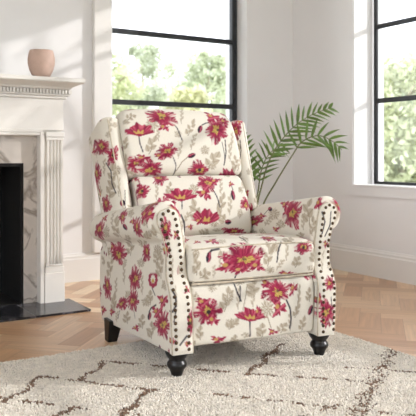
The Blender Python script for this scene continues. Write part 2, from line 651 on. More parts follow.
# ------------------------------------------------------------------ rug
RX0, RX1, RY0, RY1 = -0.55, 2.25, 0.55, 2.835
LINES = [  # brown lattice lines: ends (x, y) and half width
    ((0.30, 2.80), (0.65, 2.43), .010), ((0.65, 2.43), (0.86, 2.17), .010), ((0.85, 2.57), (1.14, 2.21), .012), ((1.13, 2.63), (1.52, 2.20), .011),
    ((1.52, 2.20), (1.89, 1.85), .010), ((1.26, 2.12), (1.62, 1.68), .010), ((1.90, 2.06), (2.24, 1.72), .009), ((0.98, 2.04), (1.16, 1.78), .010),
    ((1.66, 1.64), (1.90, 1.38), .010),
    ((0.85, 2.57), (0.66, 2.37), .013), ((1.13, 2.63), (0.96, 2.45), .013), ((1.13, 2.23), (0.85, 1.97), .012), ((0.83, 2.20), (0.60, 2.00), .012),
    ((1.90, 2.46), (1.52, 2.19), .016), ((2.24, 2.14), (1.50, 1.60), .026), ((1.35, 1.74), (1.60, 1.76), .008),
    ((0.30, 2.80), (0.05, 2.55), .012), ((0.60, 2.00), (1.05, 1.50), .010), ((0.05, 2.55), (0.60, 2.00), .010), ((1.50, 1.60), (1.05, 1.25), .014),
    ((1.05, 1.25), (1.60, 0.75), .010), ((0.30, 1.75), (0.80, 1.20), .010), ((-0.4, 2.2), (0.3, 1.5), .010), ((1.9, 1.38), (2.2, 1.1), .01)]
rug = MB().box(RX0, RX1, RY0, RY1, 0.001, 0.005).build('rug', mat('rug_backing', lin(196, 186, 170), 0.95, var=0.1, scale=80))
tag(rug, 'shaggy cream area rug with a brown diamond lattice under the armchair', 'rug')


def pile_build():
    sp = 0.0070
    gx = np.arange(RX0 + 0.003, RX1 - 0.002, sp)
    gy = np.arange(RY0 + 0.003, RY1 - 0.002, sp)
    X, Y = np.meshgrid(gx, gy)
    X = X.ravel() + RNG.normal(0, 0.002, X.size)
    Y = Y.ravel() + RNG.normal(0, 0.002, Y.size)
    keep = (X > RX0) & (X < RX1) & (Y > RY0) & (Y < RY1)
    X, Y = X[keep], Y[keep]
    n = len(X)
    cream = np.array(lin(247, 239, 226))
    brown = np.array(lin(126, 102, 83))
    c = cream * RNG.uniform(0.93, 1.05, (n, 1))
    wob = 0.008 * np.sin(X * 37 + Y * 11) + 0.006 * np.sin(Y * 53 - X * 17)
    dark = np.zeros(n, bool)
    for a, b, hw in LINES:
        a, b = np.array(a), np.array(b)
        d = b - a
        L = np.hypot(*d)
        t = np.clip(((X - a[0]) * d[0] + (Y - a[1]) * d[1]) / L ** 2, 0, 1)
        dist = np.hypot(X - a[0] - t * d[0] + wob, Y - a[1] - t * d[1] - wob * 0.6)
        pr = np.clip(1.4 - dist / hw * 1.0, 0, 1) * (dist < hw * 1.4)
        dark |= RNG.random(n) < pr * (0.95 if hw < 0.02 else 0.5)
    c[dark] = brown * RNG.uniform(0.7, 1.7, (dark.sum(), 1))
    h = RNG.uniform(0.007, 0.011, n) * np.where(dark, 0.95, 1.0)
    clump = 0.5 + 0.5 * np.sin(X * 61 + 3 * np.sin(Y * 47)) * np.sin(Y * 67 + 2 * np.sin(X * 39))
    h *= 0.9 + 0.18 * clump
    la = RNG.uniform(0, 2 * PI, n)
    lean = RNG.uniform(0.0, 0.010, n)
    r = RNG.uniform(0.0040, 0.0056, n)
    V = np.zeros((n, 7, 3), np.float32)
    tw = RNG.uniform(0, 2 * PI, n)
    for k in range(3):
        t = tw + k * 2 * PI / 3
        V[:, k] = np.stack([X + r * np.cos(t), Y + r * np.sin(t), np.full(n, 0.004)], 1)
        V[:, 3 + k] = np.stack([X + r * 0.9 * np.cos(t + .5) + lean * .5 * np.cos(la), Y + r * .9 * np.sin(t + .5) + lean * .5 * np.sin(la), 0.004 + h * 0.65], 1)
    V[:, 6] = np.stack([X + lean * np.cos(la), Y + lean * np.sin(la), 0.004 + h], 1)
    V[:, :, 0] = np.clip(V[:, :, 0], RX0 - 0.01, RX1 + 0.01)
    base = np.arange(n)[:, None] * 7
    tri = []
    for k in range(3):
        k2 = (k + 1) % 3
        tri += [base + np.array([[k, k2, 3 + k2]]), base + np.array([[k, 3 + k2, 3 + k]]), base + np.array([[3 + k, 3 + k2, 6]])]
    F = np.concatenate(tri)
    cc = np.repeat(c[:, None, :], 7, 1)
    o = np_mesh('pile', V.reshape(-1, 3), F, M['pile'], rug, smooth=True, col=cc.reshape(-1, 3))
    o['kind'] = 'stuff'


pile_build()

# ------------------------------------------------------------------ armchair: fabric print
CREAM = np.array(lin(223, 217, 204))
CRIM = np.array(lin(154, 44, 74))
DARKC = np.array(lin(112, 22, 52))
PINK = np.array(lin(202, 106, 122))
YEL = np.array(lin(192, 162, 90))
BROWN = np.array(lin(104, 66, 44))
NAVY = np.array(lin(44, 38, 52))
TAUPE = np.array(lin(182, 170, 151))
TAUPE2 = np.array(lin(156, 143, 124))


def sst(a, b, x):
    t = np.clip((x - a) / (b - a), 0, 1)
    return t * t * (3 - 2 * t)


def blend(col, c, al):
    col += (c - col) * al[:, None]


def leaf_mask(x, y, cx, cy, ang, L, wd, ft):
    ca, sa = math.cos(ang), math.sin(ang)
    u = (x - cx) * ca + (y - cy) * sa
    v = -(x - cx) * sa + (y - cy) * ca
    t = np.clip(u / L, 0, 1)
    hw = wd * np.sin(PI * t ** 0.8)
    inside = (u > 0) & (u < L)
    return np.where(inside, 1 - sst(hw - ft, hw + ft, np.abs(v)), 0), v


def paint_motif(col, x, y, kind, seed, ft):
    """x, y: motif coordinates in units of its radius, +y = motif up; ft: feather in the same units"""
    rg = random.Random(seed)
    r = np.hypot(x, y)
    th = np.arctan2(x, y)
    ph = [rg.uniform(0, 6.28) for _ in range(8)]
    if kind == 'P' or kind == 'E':                     # open poppy; E has a big dark eye
        n = rg.choice([4, 5, 6])
        R = (0.84 + 0.09 * np.sin(th + ph[7]) + 0.10 * np.sin(2 * th + ph[6]) + 0.12 * np.sin(n * th + ph[0])
             + (0.045 * np.sin(9 * th + ph[1]) + 0.06 * np.sin(17 * th + ph[2])) * (0.5 + 0.5 * np.sin(3 * th + ph[5])) + 0.03 * np.sin(29 * th + ph[3]))
        m = 1 - sst(R - ft, R + ft, r)
        st = 0.5 + 0.5 * np.sin(23 * th + 5 * np.sin(3 * th + ph[4]) + 3 * r)
        st2 = 0.5 + 0.5 * np.sin(13 * th + 4 * np.sin(4 * th + ph[5]) - 4 * r)
        c = CRIM + (PINK - CRIM) * (sst(0.55, 0.95, st) * sst(0.3, 0.7, r) * 0.75)[:, None]
        c = c + (DARKC - c) * (sst(0.6, 0.95, st2) * 0.75)[:, None]
        fine = sst(0.82, 0.95, 0.5 + 0.5 * np.sin(27 * th + 4 * np.sin(5 * th + ph[2]) + 2 * r)) * sst(0.42, 0.7, r)
        c = c + (CREAM - c) * (fine * 0.55)[:, None]
        gap = sst(0.82, 0.95, 0.5 + 0.5 * np.sin((n + 2) * th + ph[6] + 1.5 * r)) * sst(0.45, 0.75, r)
        c = c + (CREAM - c) * (gap * 0.85)[:, None]
        col += (c - col) * m[:, None]
        yr = 0.25 + 0.08 * np.sin(2 * th + ph[3]) + 0.06 * np.sin(5 * th + ph[2]) + 0.05 * np.sin(11 * th + ph[0])
        ox, oy = 0.12 * math.cos(ph[5]), 0.12 * math.sin(ph[5])
        ym = 1 - sst(yr - ft, yr + ft, np.hypot(x - ox, (y - oy) * 1.1))
        c2 = YEL + (BROWN - YEL) * (sst(0.6, 0.95, 0.5 + 0.5 * np.sin(17 * th + 9 * r + ph[1])) * 0.55)[:, None]
        col += (c2 - col) * ym[:, None]
        e = 0.15 if kind == 'E' else 0.09
        blend(col, NAVY, (1 - sst(e - ft, e + ft, np.hypot(x - 0.05, y))) * (0.95 if kind == 'E' else 0.7))
    elif kind == 'S':                                  # poppy seen from the side
        yy = y + 0.75
        rr = np.hypot(x, yy)
        t2 = np.arctan2(x, yy)
        R = (1.45 - 0.25 * (t2 / 1.2) ** 2) + 0.13 * np.sin(9 * t2 + ph[0]) + 0.09 * np.sin(17 * t2 + ph[1]) + 0.05 * np.sin(29 * t2 + ph[2])
        m = (1 - sst(R - ft, R + ft, rr)) * (1 - sst(1.18 - ft, 1.18 + ft, np.abs(t2)))
        st = 0.5 + 0.5 * np.sin(19 * t2 + 3 * np.sin(5 * t2 + ph[3]))
        c = CRIM + (PINK - CRIM) * (sst(0.5, 0.95, st) * sst(0.5, 1.2, rr) * 0.75)[:, None]
        c = c + (DARKC - c) * (sst(0.6, 0.95, 0.5 + 0.5 * np.sin(11 * t2 + ph[4])) * 0.6)[:, None]
        col += (c - col) * m[:, None]
        ym = (1 - sst(0.62, 0.62 + 2 * ft, rr + 0.15 * np.sin(13 * t2))) * sst(0.3, 0.36, rr) * (1 - sst(0.6, 0.8, np.abs(t2)))
        blend(col, YEL, ym * 0.9)
    elif kind == 'U':                                  # tulip-like outline flower
        rr = np.hypot(x * 1.25, y)
        m = (1 - sst(0.2, 0.2 + ft * 2, np.abs(rr - 0.72) + 0.06 * np.sin(9 * th + ph[0]))) * (1 - sst(0.5, 0.8, y))
        blend(col, CRIM, m)
        blend(col, YEL, 1 - sst(0.18, 0.18 + 2 * ft, np.hypot(x, y + 0.2)))
    elif kind == 'C':                                  # ragged crimson petal patch
        R = 0.62 + 0.22 * np.sin(3 * th + ph[0]) + 0.16 * np.sin(7 * th + ph[1]) + 0.08 * np.sin(13 * th + ph[2])
        m = 1 - sst(R - ft, R + ft, r)
        c = CRIM + (DARKC - CRIM) * (sst(0.5, 0.95, 0.5 + 0.5 * np.sin(6 * x + 9 * y + ph[3])) * 0.7)[:, None]
        c = c + (PINK - c) * (sst(0.6, 0.95, 0.5 + 0.5 * np.sin(8 * x - 7 * y + ph[4])) * 0.7)[:, None]
        col += (c - col) * m[:, None]
        blend(col, YEL, (1 - sst(0.16, 0.16 + 2 * ft, np.hypot(x + 0.2, y - 0.1))) * 0.8)
    elif kind == 'B':                                  # drooping bud
        m = 1 - sst(1 - ft, 1 + ft, np.hypot(x / 0.75, y))
        blend(col, DARKC, m)
        blend(col, NAVY, m * sst(-0.1, 0.3, x + 0.4 * y + 0.2 * np.sin(6 * y)))
        blend(col, PINK, m * (1 - sst(0.12, 0.2, np.abs(x + 0.25))) * 0.6)
    elif kind == 'L':                                  # spray of taupe leaves
        n = rg.choice([4, 4, 5])
        for i in range(n):
            sd = (1 if i % 2 else -1) * (0 if i == n - 1 else 1)
            a = PI / 2 - sd * rg.uniform(0.65, 1.05)
            q = -0.75 + 0.36 * i
            m, v = leaf_mask(x, y, 0.1 * math.sin(3 * q), q, a, rg.uniform(0.75, 1.0), rg.uniform(0.27, 0.38), ft)
            blend(col, TAUPE, m * 0.95)
            blend(col, TAUPE2, m * (1 - sst(0.02, 0.05 + ft, np.abs(v))) * 0.8)
        blend(col, TAUPE2, (1 - sst(0.03, 0.03 + ft, np.abs(x + 0.1 * np.sin(3 * y)))) * ((y > -1) & (y < 0)))
    elif kind == 'T':                                  # taupe blossom, dense and ragged
        R = 0.62 + 0.25 * np.abs(np.sin(5 * th / 2 + ph[0])) + 0.10 * np.sin(13 * th + ph[1]) + 0.06 * np.sin(23 * th + ph[2])
        m = 1 - sst(R - ft, R + ft, r)
        tex = 0.5 + 0.5 * np.sin(15 * th + 6 * r + ph[3])
        c = TAUPE + (TAUPE2 - TAUPE) * sst(0.4, 0.9, tex)[:, None]
        c = c + (CREAM - c) * (sst(0.8, 0.95, 0.5 + 0.5 * np.sin(9 * th - 5 * r + ph[4])) * 0.8)[:, None]
        col += (c - col) * (m * 0.95)[:, None]
    elif kind == 'G':                                  # thin sprig with small paired leaves
        w = 0.10 * np.sin(1.3 * y + ph[0])
        blend(col, TAUPE2, (1 - sst(0.035, 0.035 + ft, np.abs(x - w))) * (np.abs(y) < 1) * 0.9)
        for i in range(6):
            q = -0.7 + i * 0.3
            s = 1 if i % 2 else -1
            m, v = leaf_mask(x, y, 0, q, PI / 2 - s * 0.9, 0.62, 0.20, ft)
            blend(col, TAUPE, m * 0.95)


def paint_line(col, U, V_, pts, w, c):
    for (a, b), (d, e) in zip(pts[:-1], pts[1:]):
        L2 = (d - a) ** 2 + (e - b) ** 2 + 1e-12
        t = np.clip(((U - a) * (d - a) + (V_ - b) * (e - b)) / L2, 0, 1)
        q = np.hypot(U - a - t * (d - a), V_ - b - t * (e - b))
        blend(col, c, (1 - sst(w * 0.6, w * 1.5, q)) * 0.95)


FABRIC_SP = 0.0036
# print layout in fabric metres: part, kind, u, v, 2x2 motif matrix (motif unit -> fabric), seed
# >>> print
MOTIFS = [
    ('arm.L', 'P', 0.42, 0.052, 0.078, 0.02, -0.01, 0.06, 77),
    ('arm.L', 'C', 0.335, 0.045, 0.04, 0.01, 0, 0.045, 31),
    ('arm.L', 'C', 0.47, 0.06, 0.035, 0, 0, 0.05, 35),
    ('head_cushion', 'S', 0.395, -0.243, -0.0036, 0.0486, 0.0635, 0.0082, 11),
    ('head_cushion', 'P', 0.466, -0.123, -0.0308, 0.0654, 0.0772, 0.0307, 48),
    ('head_cushion', 'C', 0.407, -0.12, -0.0005, 0.0327, 0.0349, 0.0066, 85),
    ('head_cushion', 'T', 0.42, -0.178, -0.0014, 0.0439, 0.0377, 0.0085, 122),
    ('head_cushion', 'L', 0.312, -0.196, -0.0159, 0.0462, 0.0357, 0.023, 159),
    ('head_cushion', 'L', 0.329, -0.32, -0.0132, 0.035, 0.0263, 0.0051, 196),
    ('head_cushion', 'P', 0.275, -0.129, 0.0091, 0.0489, 0.0578, -0.0011, 233),
    ('head_cushion', 'C', 0.256, -0.166, -0.0009, 0.0226, 0.0337, 0.0028, 270),
    ('head_cushion', 'P', 0.222, -0.283, -0.0027, 0.0454, 0.0538, 0.0032, 307),
    ('head_cushion', 'P', 0.197, -0.213, -0.0022, 0.0515, 0.0668, -0.0035, 344),
    ('head_cushion', 'C', 0.249, -0.248, -0.0021, 0.0221, 0.049, 0.0024, 381),
    ('head_cushion', 'T', 0.181, -0.296, 0.0003, 0.023, 0.0212, -0.0043, 418),
    ('head_cushion', 'B', 0.256, -0.007, -0.014, 0.0069, 0.0033, 0.0205, 455),
    ('head_cushion', 'B', 0.399, 0.066, 0.0052, -0.021, -0.014, -0.0119, 492),
    ('head_cushion', 'P', 0.4, 0.159, 0.0066, 0.0909, 0.08, 0.0226, 529),
    ('head_cushion', 'C', 0.481, 0.154, -0.027, 0.0431, 0.0437, 0.029, 566),
    ('head_cushion', 'C', 0.455, 0.214, -0.0212, 0.0299, 0.0342, 0.0222, 603),
    ('head_cushion', 'L', 0.397, 0.012, -0.0107, 0.0388, 0.0274, 0.0216, 640),
    ('head_cushion', 'G', 0.326, 0.013, -0.0065, 0.0414, 0.0241, 0.0189, 677),
    ('head_cushion', 'T', 0.285, 0.069, 0.0006, 0.0288, 0.0297, 0.0055, 714),
    ('head_cushion', 'L', 0.235, 0.109, -0.0229, 0.0419, 0.0423, 0.0317, 751),
    ('head_cushion', 'T', 0.206, 0.096, 0.0003, 0.0202, 0.0297, -0.0001, 788),
    ('head_cushion', 'E', 0.188, 0.029, -0.0001, 0.05, 0.0639, -0.0114, 825),
    ('head_cushion', 'S', 0.159, 0.197, -0.0003, 0.0485, 0.045, -0.0241, 862),
    ('head_cushion', 'G', 0.474, -0.012, 0.0009, 0.0491, 0.0214, 0.0151, 899),
    ('head_cushion', 'G', 0.284, -0.062, -0.0036, 0.0454, 0.0194, 0.0156, 936),
    ('head_cushion', 'T', 0.368, -0.057, 0.0001, 0.0239, 0.0226, 0.0046, 973),
    ('head_cushion', 'L', 0.214, 0.224, 0.001, 0.035, 0.0277, 0.0026, 13),
    ('head_cushion', 'G', 0.279, 0.206, 0.0011, 0.0481, 0.0231, 0.01, 50),
    ('head_cushion', 'T', 0.456, -0.298, -0.0158, 0.0194, 0.0204, 0.0038, 87),
    ('head_cushion', 'L', 0.475, -0.269, -0.0446, 0.0107, 0.0078, 0.0229, 124),
    ('head_cushion', 'L', 0.186, -0.329, 0.0483, 0.0721, 0.0352, -0.007, 161),
    ('lumbar_cushion', 'C', 0.484, -0.289, -0.0379, 0.0307, 0.0254, 0.0123, 198),
    ('head_cushion', 'G', 0.364, -0.158, -0.0005, 0.0322, 0.0196, 0.0056, 235),
    ('head_cushion', 'G', 0.348, 0.233, 0.0024, 0.0484, 0.0178, 0.0109, 272),
    ('head_cushion', 'E', 0.044, -0.264, -0.0028, 0.0971, 0.047, -0.0295, 309),
    ('lumbar_cushion', 'E', 0.391, -0.279, -0.0077, 0.0466, 0.0432, 0.0092, 346),
    ('lumbar_cushion', 'P', 0.42, 0.045, -0.0003, 0.0541, 0.0668, 0.0164, 383),
    ('lumbar_cushion', 'C', 0.366, 0.02, -0.0008, 0.0479, 0.0476, 0.0114, 420),
    ('lumbar_cushion', 'C', 0.432, 0.091, 0.0003, 0.029, 0.0375, 0.01, 457),
    ('lumbar_cushion', 'S', 0.36, -0.102, -0.0029, 0.0436, 0.0672, 0.0091, 494),
    ('lumbar_cushion', 'T', 0.383, -0.032, -0.0009, 0.0402, 0.033, 0.0096, 531),
    ('lumbar_cushion', 'L', 0.284, -0.042, 0.0137, 0.0483, 0.047, -0.0106, 568),
    ('lumbar_cushion', 'S', 0.25, 0.003, -0.0022, 0.0483, 0.0642, 0.007, 605),
    ('lumbar_cushion', 'C', 0.233, -0.034, -0.0012, 0.0211, 0.0287, 0.0023, 642),
    ('lumbar_cushion', 'L', 0.315, 0.097, -0.0054, 0.0525, 0.0303, 0.0211, 679),
    ('lumbar_cushion', 'G', 0.304, 0.138, -0.0001, 0.0493, 0.0272, 0.0104, 716),
    ('lumbar_cushion', 'L', 0.252, 0.086, 0.0163, 0.0346, 0.0355, -0.0166, 753),
    ('lumbar_cushion', 'G', 0.398, 0.113, 0.0002, 0.0441, 0.0217, 0.0127, 790),
    ('lumbar_cushion', 'B', 0.355, 0.167, -0.0025, -0.0258, -0.0149, -0.002, 827),
    ('lumbar_cushion', 'B', 0.224, 0.114, -0.0148, -0.0003, -0.0014, 0.0171, 864),
    ('lumbar_cushion', 'C', 0.415, 0.173, 0.0005, 0.0205, 0.0196, 0.0068, 901),
    ('lumbar_cushion', 'L', 0.393, -0.148, -0.0014, 0.0374, 0.0284, 0.0082, 938),
    ('lumbar_cushion', 'T', 0.314, -0.172, -0.0016, 0.026, 0.0256, 0.0043, 975),
    ('lumbar_cushion', 'C', 0.208, -0.08, -0.0011, 0.0151, 0.0226, -0.0005, 15),
    ('arm.L', 'L', 0.418, 0.08, -0.0043, -0.0431, -0.065, 0.0708, 52),
    ('lumbar_cushion', 'G', 0.381, -0.212, -0.0012, 0.0404, 0.0184, 0.008, 89),
    ('lumbar_cushion', 'P', 0.461, -0.177, -0.0032, 0.0555, 0.0435, 0.0213, 126),
    ('lumbar_cushion', 'T', 0.265, 0.186, 0, 0.0266, 0.0184, 0.0049, 163),
    ('lumbar_cushion', 'G', 0.249, -0.096, -0.0125, 0.0268, 0.0193, 0.0204, 200),
    ('lumbar_cushion', 'T', 0.216, 0.04, -0.0009, 0.0149, 0.0282, 0.0007, 237),
    ('arm.L', 'L', 0.255, -0.003, -0.0069, 0.0178, 0.0231, 0.0055, 274),
    ('wing.L', 'P', 0.337, 0.486, -0.089, -0.0194, -0.0445, 0.0446, 311),
    ('wing.L', 'E', 0.269, 0.417, -0.0324, -0.0216, -0.0124, 0.0531, 348),
    ('wing.L', 'P', 0.45, 0.394, -0.0585, -0.036, -0.0264, 0.0618, 422),
    ('wing.L', 'P', 0.401, 0.222, -0.0685, -0.0253, -0.0277, 0.0468, 459),
    ('wing.L', 'B', 0.261, 0.181, -0.0195, -0.0033, -0.003, 0.0148, 496),
    ('wing.L', 'L', 0.295, 0.311, -0.0436, -0.0104, -0.0163, 0.0434, 533),
    ('wing.L', 'L', 0.33, 0.252, -0.0647, -0.0317, -0.0332, 0.0329, 570),
    ('wing.L', 'G', 0.256, 0.554, -0.0208, -0.0083, -0.0025, 0.0459, 607),
    ('wing.L', 'T', 0.226, 0.57, -0.021, -0.0035, 0.0028, 0.0178, 644),
    ('wing.L', 'G', 0.345, 0.382, -0.0326, -0.0158, -0.0149, 0.0332, 681),
    ('wing.L', 'T', 0.253, 0.34, -0.0184, -0.0054, -0.002, 0.0267, 718),
    ('wing.L', 'G', 0.391, 0.498, -0.0237, -0.0209, -0.0121, 0.0374, 755),
    ('wing.L', 'L', 0.484, 0.291, -0.057, -0.0297, -0.0246, 0.0304, 792),
    ('wing.L', 'C', 0.43, 0.517, -0.0279, -0.0166, -0.0146, 0.0294, 829),
    ('wing.L', 'T', 0.273, 0.521, -0.0172, -0.0031, -0.0043, 0.0163, 866),
    ('wing.L', 'G', 0.265, 0.254, -0.0167, -0.0089, -0.003, 0.0421, 903),
    ('wing.R', 'P', 0.209, 0.563, 0.0396, 0.0137, -0.0092, 0.0628, 940),
    ('wing.R', 'C', 0.242, 0.601, 0.0332, 0.0096, 0.0022, 0.0269, 977),
    ('lumbar_cushion', 'P', 0.31, 0.229, 0.002, 0.0411, 0.0411, 0.0098, 17),
    ('lumbar_cushion', 'L', 0.415, 0.246, 0.0078, 0.0507, 0.0336, 0.0291, 54),
    ('head_cushion', 'G', 0.242, 0.263, 0.0039, 0.0557, 0.0291, 0.0218, 91),
    ('wing.R', 'C', 0.193, 0.218, 0.0197, 0.0067, -0.0065, 0.0222, 128),
    ('wing.R', 'T', 0.204, 0.463, 0.0164, 0.0055, -0.0044, 0.023, 165),
    ('lumbar_cushion', 'P', 0.182, 0.144, -0.0024, 0.0202, 0.0816, -0.0058, 202),
    ('seat_cushion', 'C', 0.615, -0.174, -0.016, 0.0564, 0.0324, 0.0272, 239),
    ('seat_cushion', 'C', 0.908, -0.137, -0.0155, 0.0492, 0.0145, 0.0248, 276),
    ('seat_cushion', 'P', 0.602, 0.065, -0.0116, 0.0423, 0.0362, 0.0239, 313),
    ('lumbar_cushion', 'L', 0.178, -0.006, -0.0242, 0.013, 0.0359, 0.0073, 350),
    ('seat_cushion', 'T', 0.599, -0.139, -0.0081, 0.0355, 0.0199, 0.0176, 387),
    ('seat_cushion', 'L', 0.604, -0.039, -0.0948, 0.0147, -0.0288, 0.0218, 424),
    ('arm.R', 'T', 0.209, 0.504, -0.0014, 0.0142, -0.0643, 0.0022, 461),
    ('seat_cushion', 'L', 0.569, 0.14, -0.0287, 0.0315, 0.0157, 0.0292, 498),
    ('seat_cushion', 'C', 0.643, 0.156, -0.0093, 0.0239, 0.0222, 0.0142, 535),
    ('lumbar_cushion', 'T', 0.189, 0.058, -0.001, 0.01, 0.0287, -0.0021, 572),
    ('arm.R', 'L', 0.183, 0.088, -0.0005, 0.0102, -0.0459, 0.0007, 609),
    ('arm.R', 'G', 0.207, 0.409, -0.035, 0.0058, -0.0418, -0.0192, 646),
    ('seat_cushion', 'C', 0.626, -0.233, -0.0089, 0.0379, 0.0156, 0.0175, 683),
    ('seat_cushion', 'B', 0.516, -0.228, 0.0029, -0.0166, -0.0133, -0.0048, 720),
    ('seat_cushion', 'P', 0.503, -0.085, -0.0067, 0.0591, 0.1095, 0.0046, 757),
    ('seat_cushion', 'C', 0.481, -0.15, -0.0037, 0.0352, 0.0583, -0.0003, 794),
    ('seat_cushion', 'C', 0.473, -0.025, -0.0032, 0.0317, 0.0463, -0.001, 831),
    ('seat_cushion', 'C', 0.462, -0.098, -0.0031, 0.0227, 0.0449, -0.0012, 868),
    ('seat_cushion', 'E', 0.529, 0.194, -0.0003, 0.0314, 0.0485, 0.0071, 905),
    ('seat_cushion', 'L', 0.504, 0.025, -0.0021, 0.0369, 0.0325, 0.0033, 942),
    ('seat_cushion', 'L', 0.5, -0.276, -0.0013, 0.0485, 0.0239, 0.0025, 979),
    ('seat_cushion', 'L', 0.476, 0.16, -0.0123, 0.0219, 0.0331, 0.0093, 19),
    ('seat_cushion', 'G', 0.518, 0.115, -0.0012, 0.0352, 0.0188, 0.0045, 56),
    ('seat_cushion', 'T', 0.536, 0.062, -0.001, 0.0186, 0.0252, 0.0055, 93),
    ('seat_cushion', 'T', 0.539, -0.276, -0.0023, 0.0181, 0.0171, 0.0046, 130),
    ('seat_cushion', 'G', 0.498, -0.183, -0.0007, 0.0335, 0.0124, 0.0017, 167),
    ('seat_cushion', 'T', 0.524, -0.172, -0.001, 0.0098, 0.0182, 0.001, 204),
    ('seat_cushion', 'C', 0.428, 0.118, -0.0061, 0.0209, 0.0519, -0.0041, 241),
    ('seat_cushion', 'G', 0.469, 0.08, -0.0114, 0.0197, 0.0206, 0.0131, 278),
    ('seat_cushion', 'L', 0.493, 0.248, -0.0025, 0.0293, 0.0343, 0.0026, 315),
    ('seat_cushion', 'T', 0.453, 0.035, -0.0019, 0.0181, 0.0252, -0.0019, 352),
    ('seat_cushion', 'L', 0.453, -0.243, -0.0297, 0.0103, 0.0193, 0.0201, 389),
    ('seat_cushion', 'G', 0.462, -0.207, -0.0011, 0.0231, 0.0164, -0.0011, 426),
    ('seat_cushion', 'T', 0.445, 0.232, -0.0023, 0.0148, 0.0234, -0.0029, 463),
    ('footrest', 'E', 0.191, -0.229, 0.0054, -0.0565, 0.0615, 0.0001, 500),
    ('footrest', 'C', 0.152, -0.249, 0.003, -0.0258, 0.0375, 0.0006, 537),
    ('footrest', 'C', 0.223, -0.208, 0.0031, -0.0308, 0.0334, -0.0004, 574),
    ('footrest', 'S', 0.219, -0.047, 0.0057, -0.036, 0.0587, -0.0005, 611),
    ('footrest', 'L', 0.156, -0.154, 0.0084, -0.0393, 0.0346, 0.0088, 648),
    ('footrest', 'T', 0.142, -0.141, 0.0019, -0.0206, 0.0232, 0.0008, 685),
    ('footrest', 'T', 0.242, -0.133, 0.0028, -0.0212, 0.0281, -0.0005, 722),
    ('footrest', 'L', 0.25, -0.128, 0.0203, -0.0161, 0.024, 0.0159, 759),
    ('footrest', 'T', 0.103, -0.208, 0.0017, -0.0188, 0.0223, 0.0037, 796),
    ('footrest', 'L', 0.117, -0.031, 0.0034, -0.0364, 0.0422, 0.0042, 833),
    ('footrest', 'G', 0.151, -0.038, 0.0019, -0.0382, 0.022, 0.0012, 870),
    ('footrest', 'C', 0.302, -0.185, 0.0044, -0.0239, 0.039, -0.0023, 907),
    ('footrest', 'L', 0.267, -0.26, 0.0024, -0.0275, 0.0243, -0.0009, 944),
    ('footrest', 'T', 0.203, 0.024, 0.0036, -0.043, 0.0374, -0.0002, 981),
    ('footrest', 'P', 0.137, 0.071, 0.0059, -0.0583, 0.0695, 0.0034, 21),
    ('footrest', 'C', 0.204, 0.079, 0.0105, -0.0441, 0.0425, 0.0092, 58),
    ('footrest', 'C', 0.135, 0.147, 0.009, -0.0328, 0.0229, 0.0173, 95),
    ('footrest', 'C', 0.102, 0.025, 0.0025, -0.023, 0.031, 0.0059, 132),
    ('footrest', 'C', 0.21, -0.016, 0.0023, -0.0271, 0.0233, -0.0002, 169),
    ('footrest', 'G', 0.17, 0.175, 0.0018, -0.0437, 0.0194, 0.0008, 206),
    ('footrest', 'L', 0.166, 0.224, 0.0022, -0.0288, 0.0238, 0.0006, 243),
    ('footrest', 'L', 0.281, 0.196, 0.0077, -0.0287, 0.0295, 0.0043, 280),
    ('footrest', 'L', 0.287, 0.004, 0.0043, -0.0292, 0.0381, -0.0019, 317),
    ('footrest', 'B', 0.228, 0.231, 0.0053, -0.019, 0.0132, 0.0084, 354),
    ('footrest', 'C', 0.297, 0.055, 0.0038, -0.0169, 0.0324, -0.0015, 391),
    ('arm.R', 'C', 0.025, 0.02, 0.0027, 0.0272, -0.0381, -0.0115, 428),
    ('footrest', 'G', 0.156, -0.103, 0.0015, -0.0379, 0.0171, 0.0009, 465),
    ('footrest', 'T', 0.082, -0.083, 0.0033, -0.0261, 0.0223, 0.0182, 502),
    ('footrest', 'G', 0.266, 0.133, 0.0021, -0.0366, 0.0191, -0.0017, 539),
    ('footrest', 'L', 0.225, 0.165, 0.0089, -0.026, 0.022, 0.0114, 576),
    ('footrest', 'T', 0.131, -0.276, 0.001, -0.0201, 0.0132, 0.001, 613),
    ('footrest', 'L', 0.286, 0.101, 0.0182, -0.0197, 0.0305, 0.0127, 650),
    ('footrest', 'G', 0.072, -0.152, 0.0258, -0.0252, 0.0001, 0.0292, 687),
    ('footrest', 'T', 0.296, -0.066, 0.0027, -0.0134, 0.0242, -0.001, 724),
    ('footrest', 'L', 0.311, -0.112, 0.0049, -0.0214, 0.0322, -0.0034, 761),
    ('arm_facing.R', 'P', 0.013, 0.214, 0.0452, -0, -0.0043, 0.0609, 798),
    ('arm_facing.R', 'P', 0.031, 0.321, 0.028, 0.0081, -0.0021, 0.0351, 835),
    ('arm_facing.R', 'C', 0.04, 0.478, 0.0187, 0, -0.0012, 0.0191, 872),
    ('arm_facing.R', 'C', -0.017, 0.26, 0.0116, 0.0005, 0.0004, 0.0325, 909),
    ('arm_facing.R', 'G', 0.019, 0.406, 0.0146, 0.0064, -0.0009, 0.0393, 946),
    ('arm_facing.R', 'T', 0.059, 0.391, 0.0223, 0.0101, -0.0026, 0.02, 983),
    ('arm_facing.R', 'C', 0.004, 0.171, 0.0225, 0, -0.0023, 0.0281, 23),
    ('arm.R', 'C', 0.326, 0.001, 0.0124, 0.04, -0.0292, 0.0228, 60),
    ('arm.R', 'P', 0.45, -0.008, 0.0374, -0.0399, 0.0577, 0.0241, 97),
    ('arm.R', 'P', 0.293, 0.18, -0.0053, 0.0836, -0.0869, 0.0465, 134),
    ('arm.R', 'C', 0.334, 0.269, -0.004, 0.0588, -0.0522, 0.0617, 171),
    ('arm.R', 'P', 0.265, 0.492, 0.0137, 0.0329, -0.0832, 0.0351, 208),
    ('arm.R', 'B', 0.321, 0.387, -0.0159, 0.0046, -0.0279, -0.0115, 245),
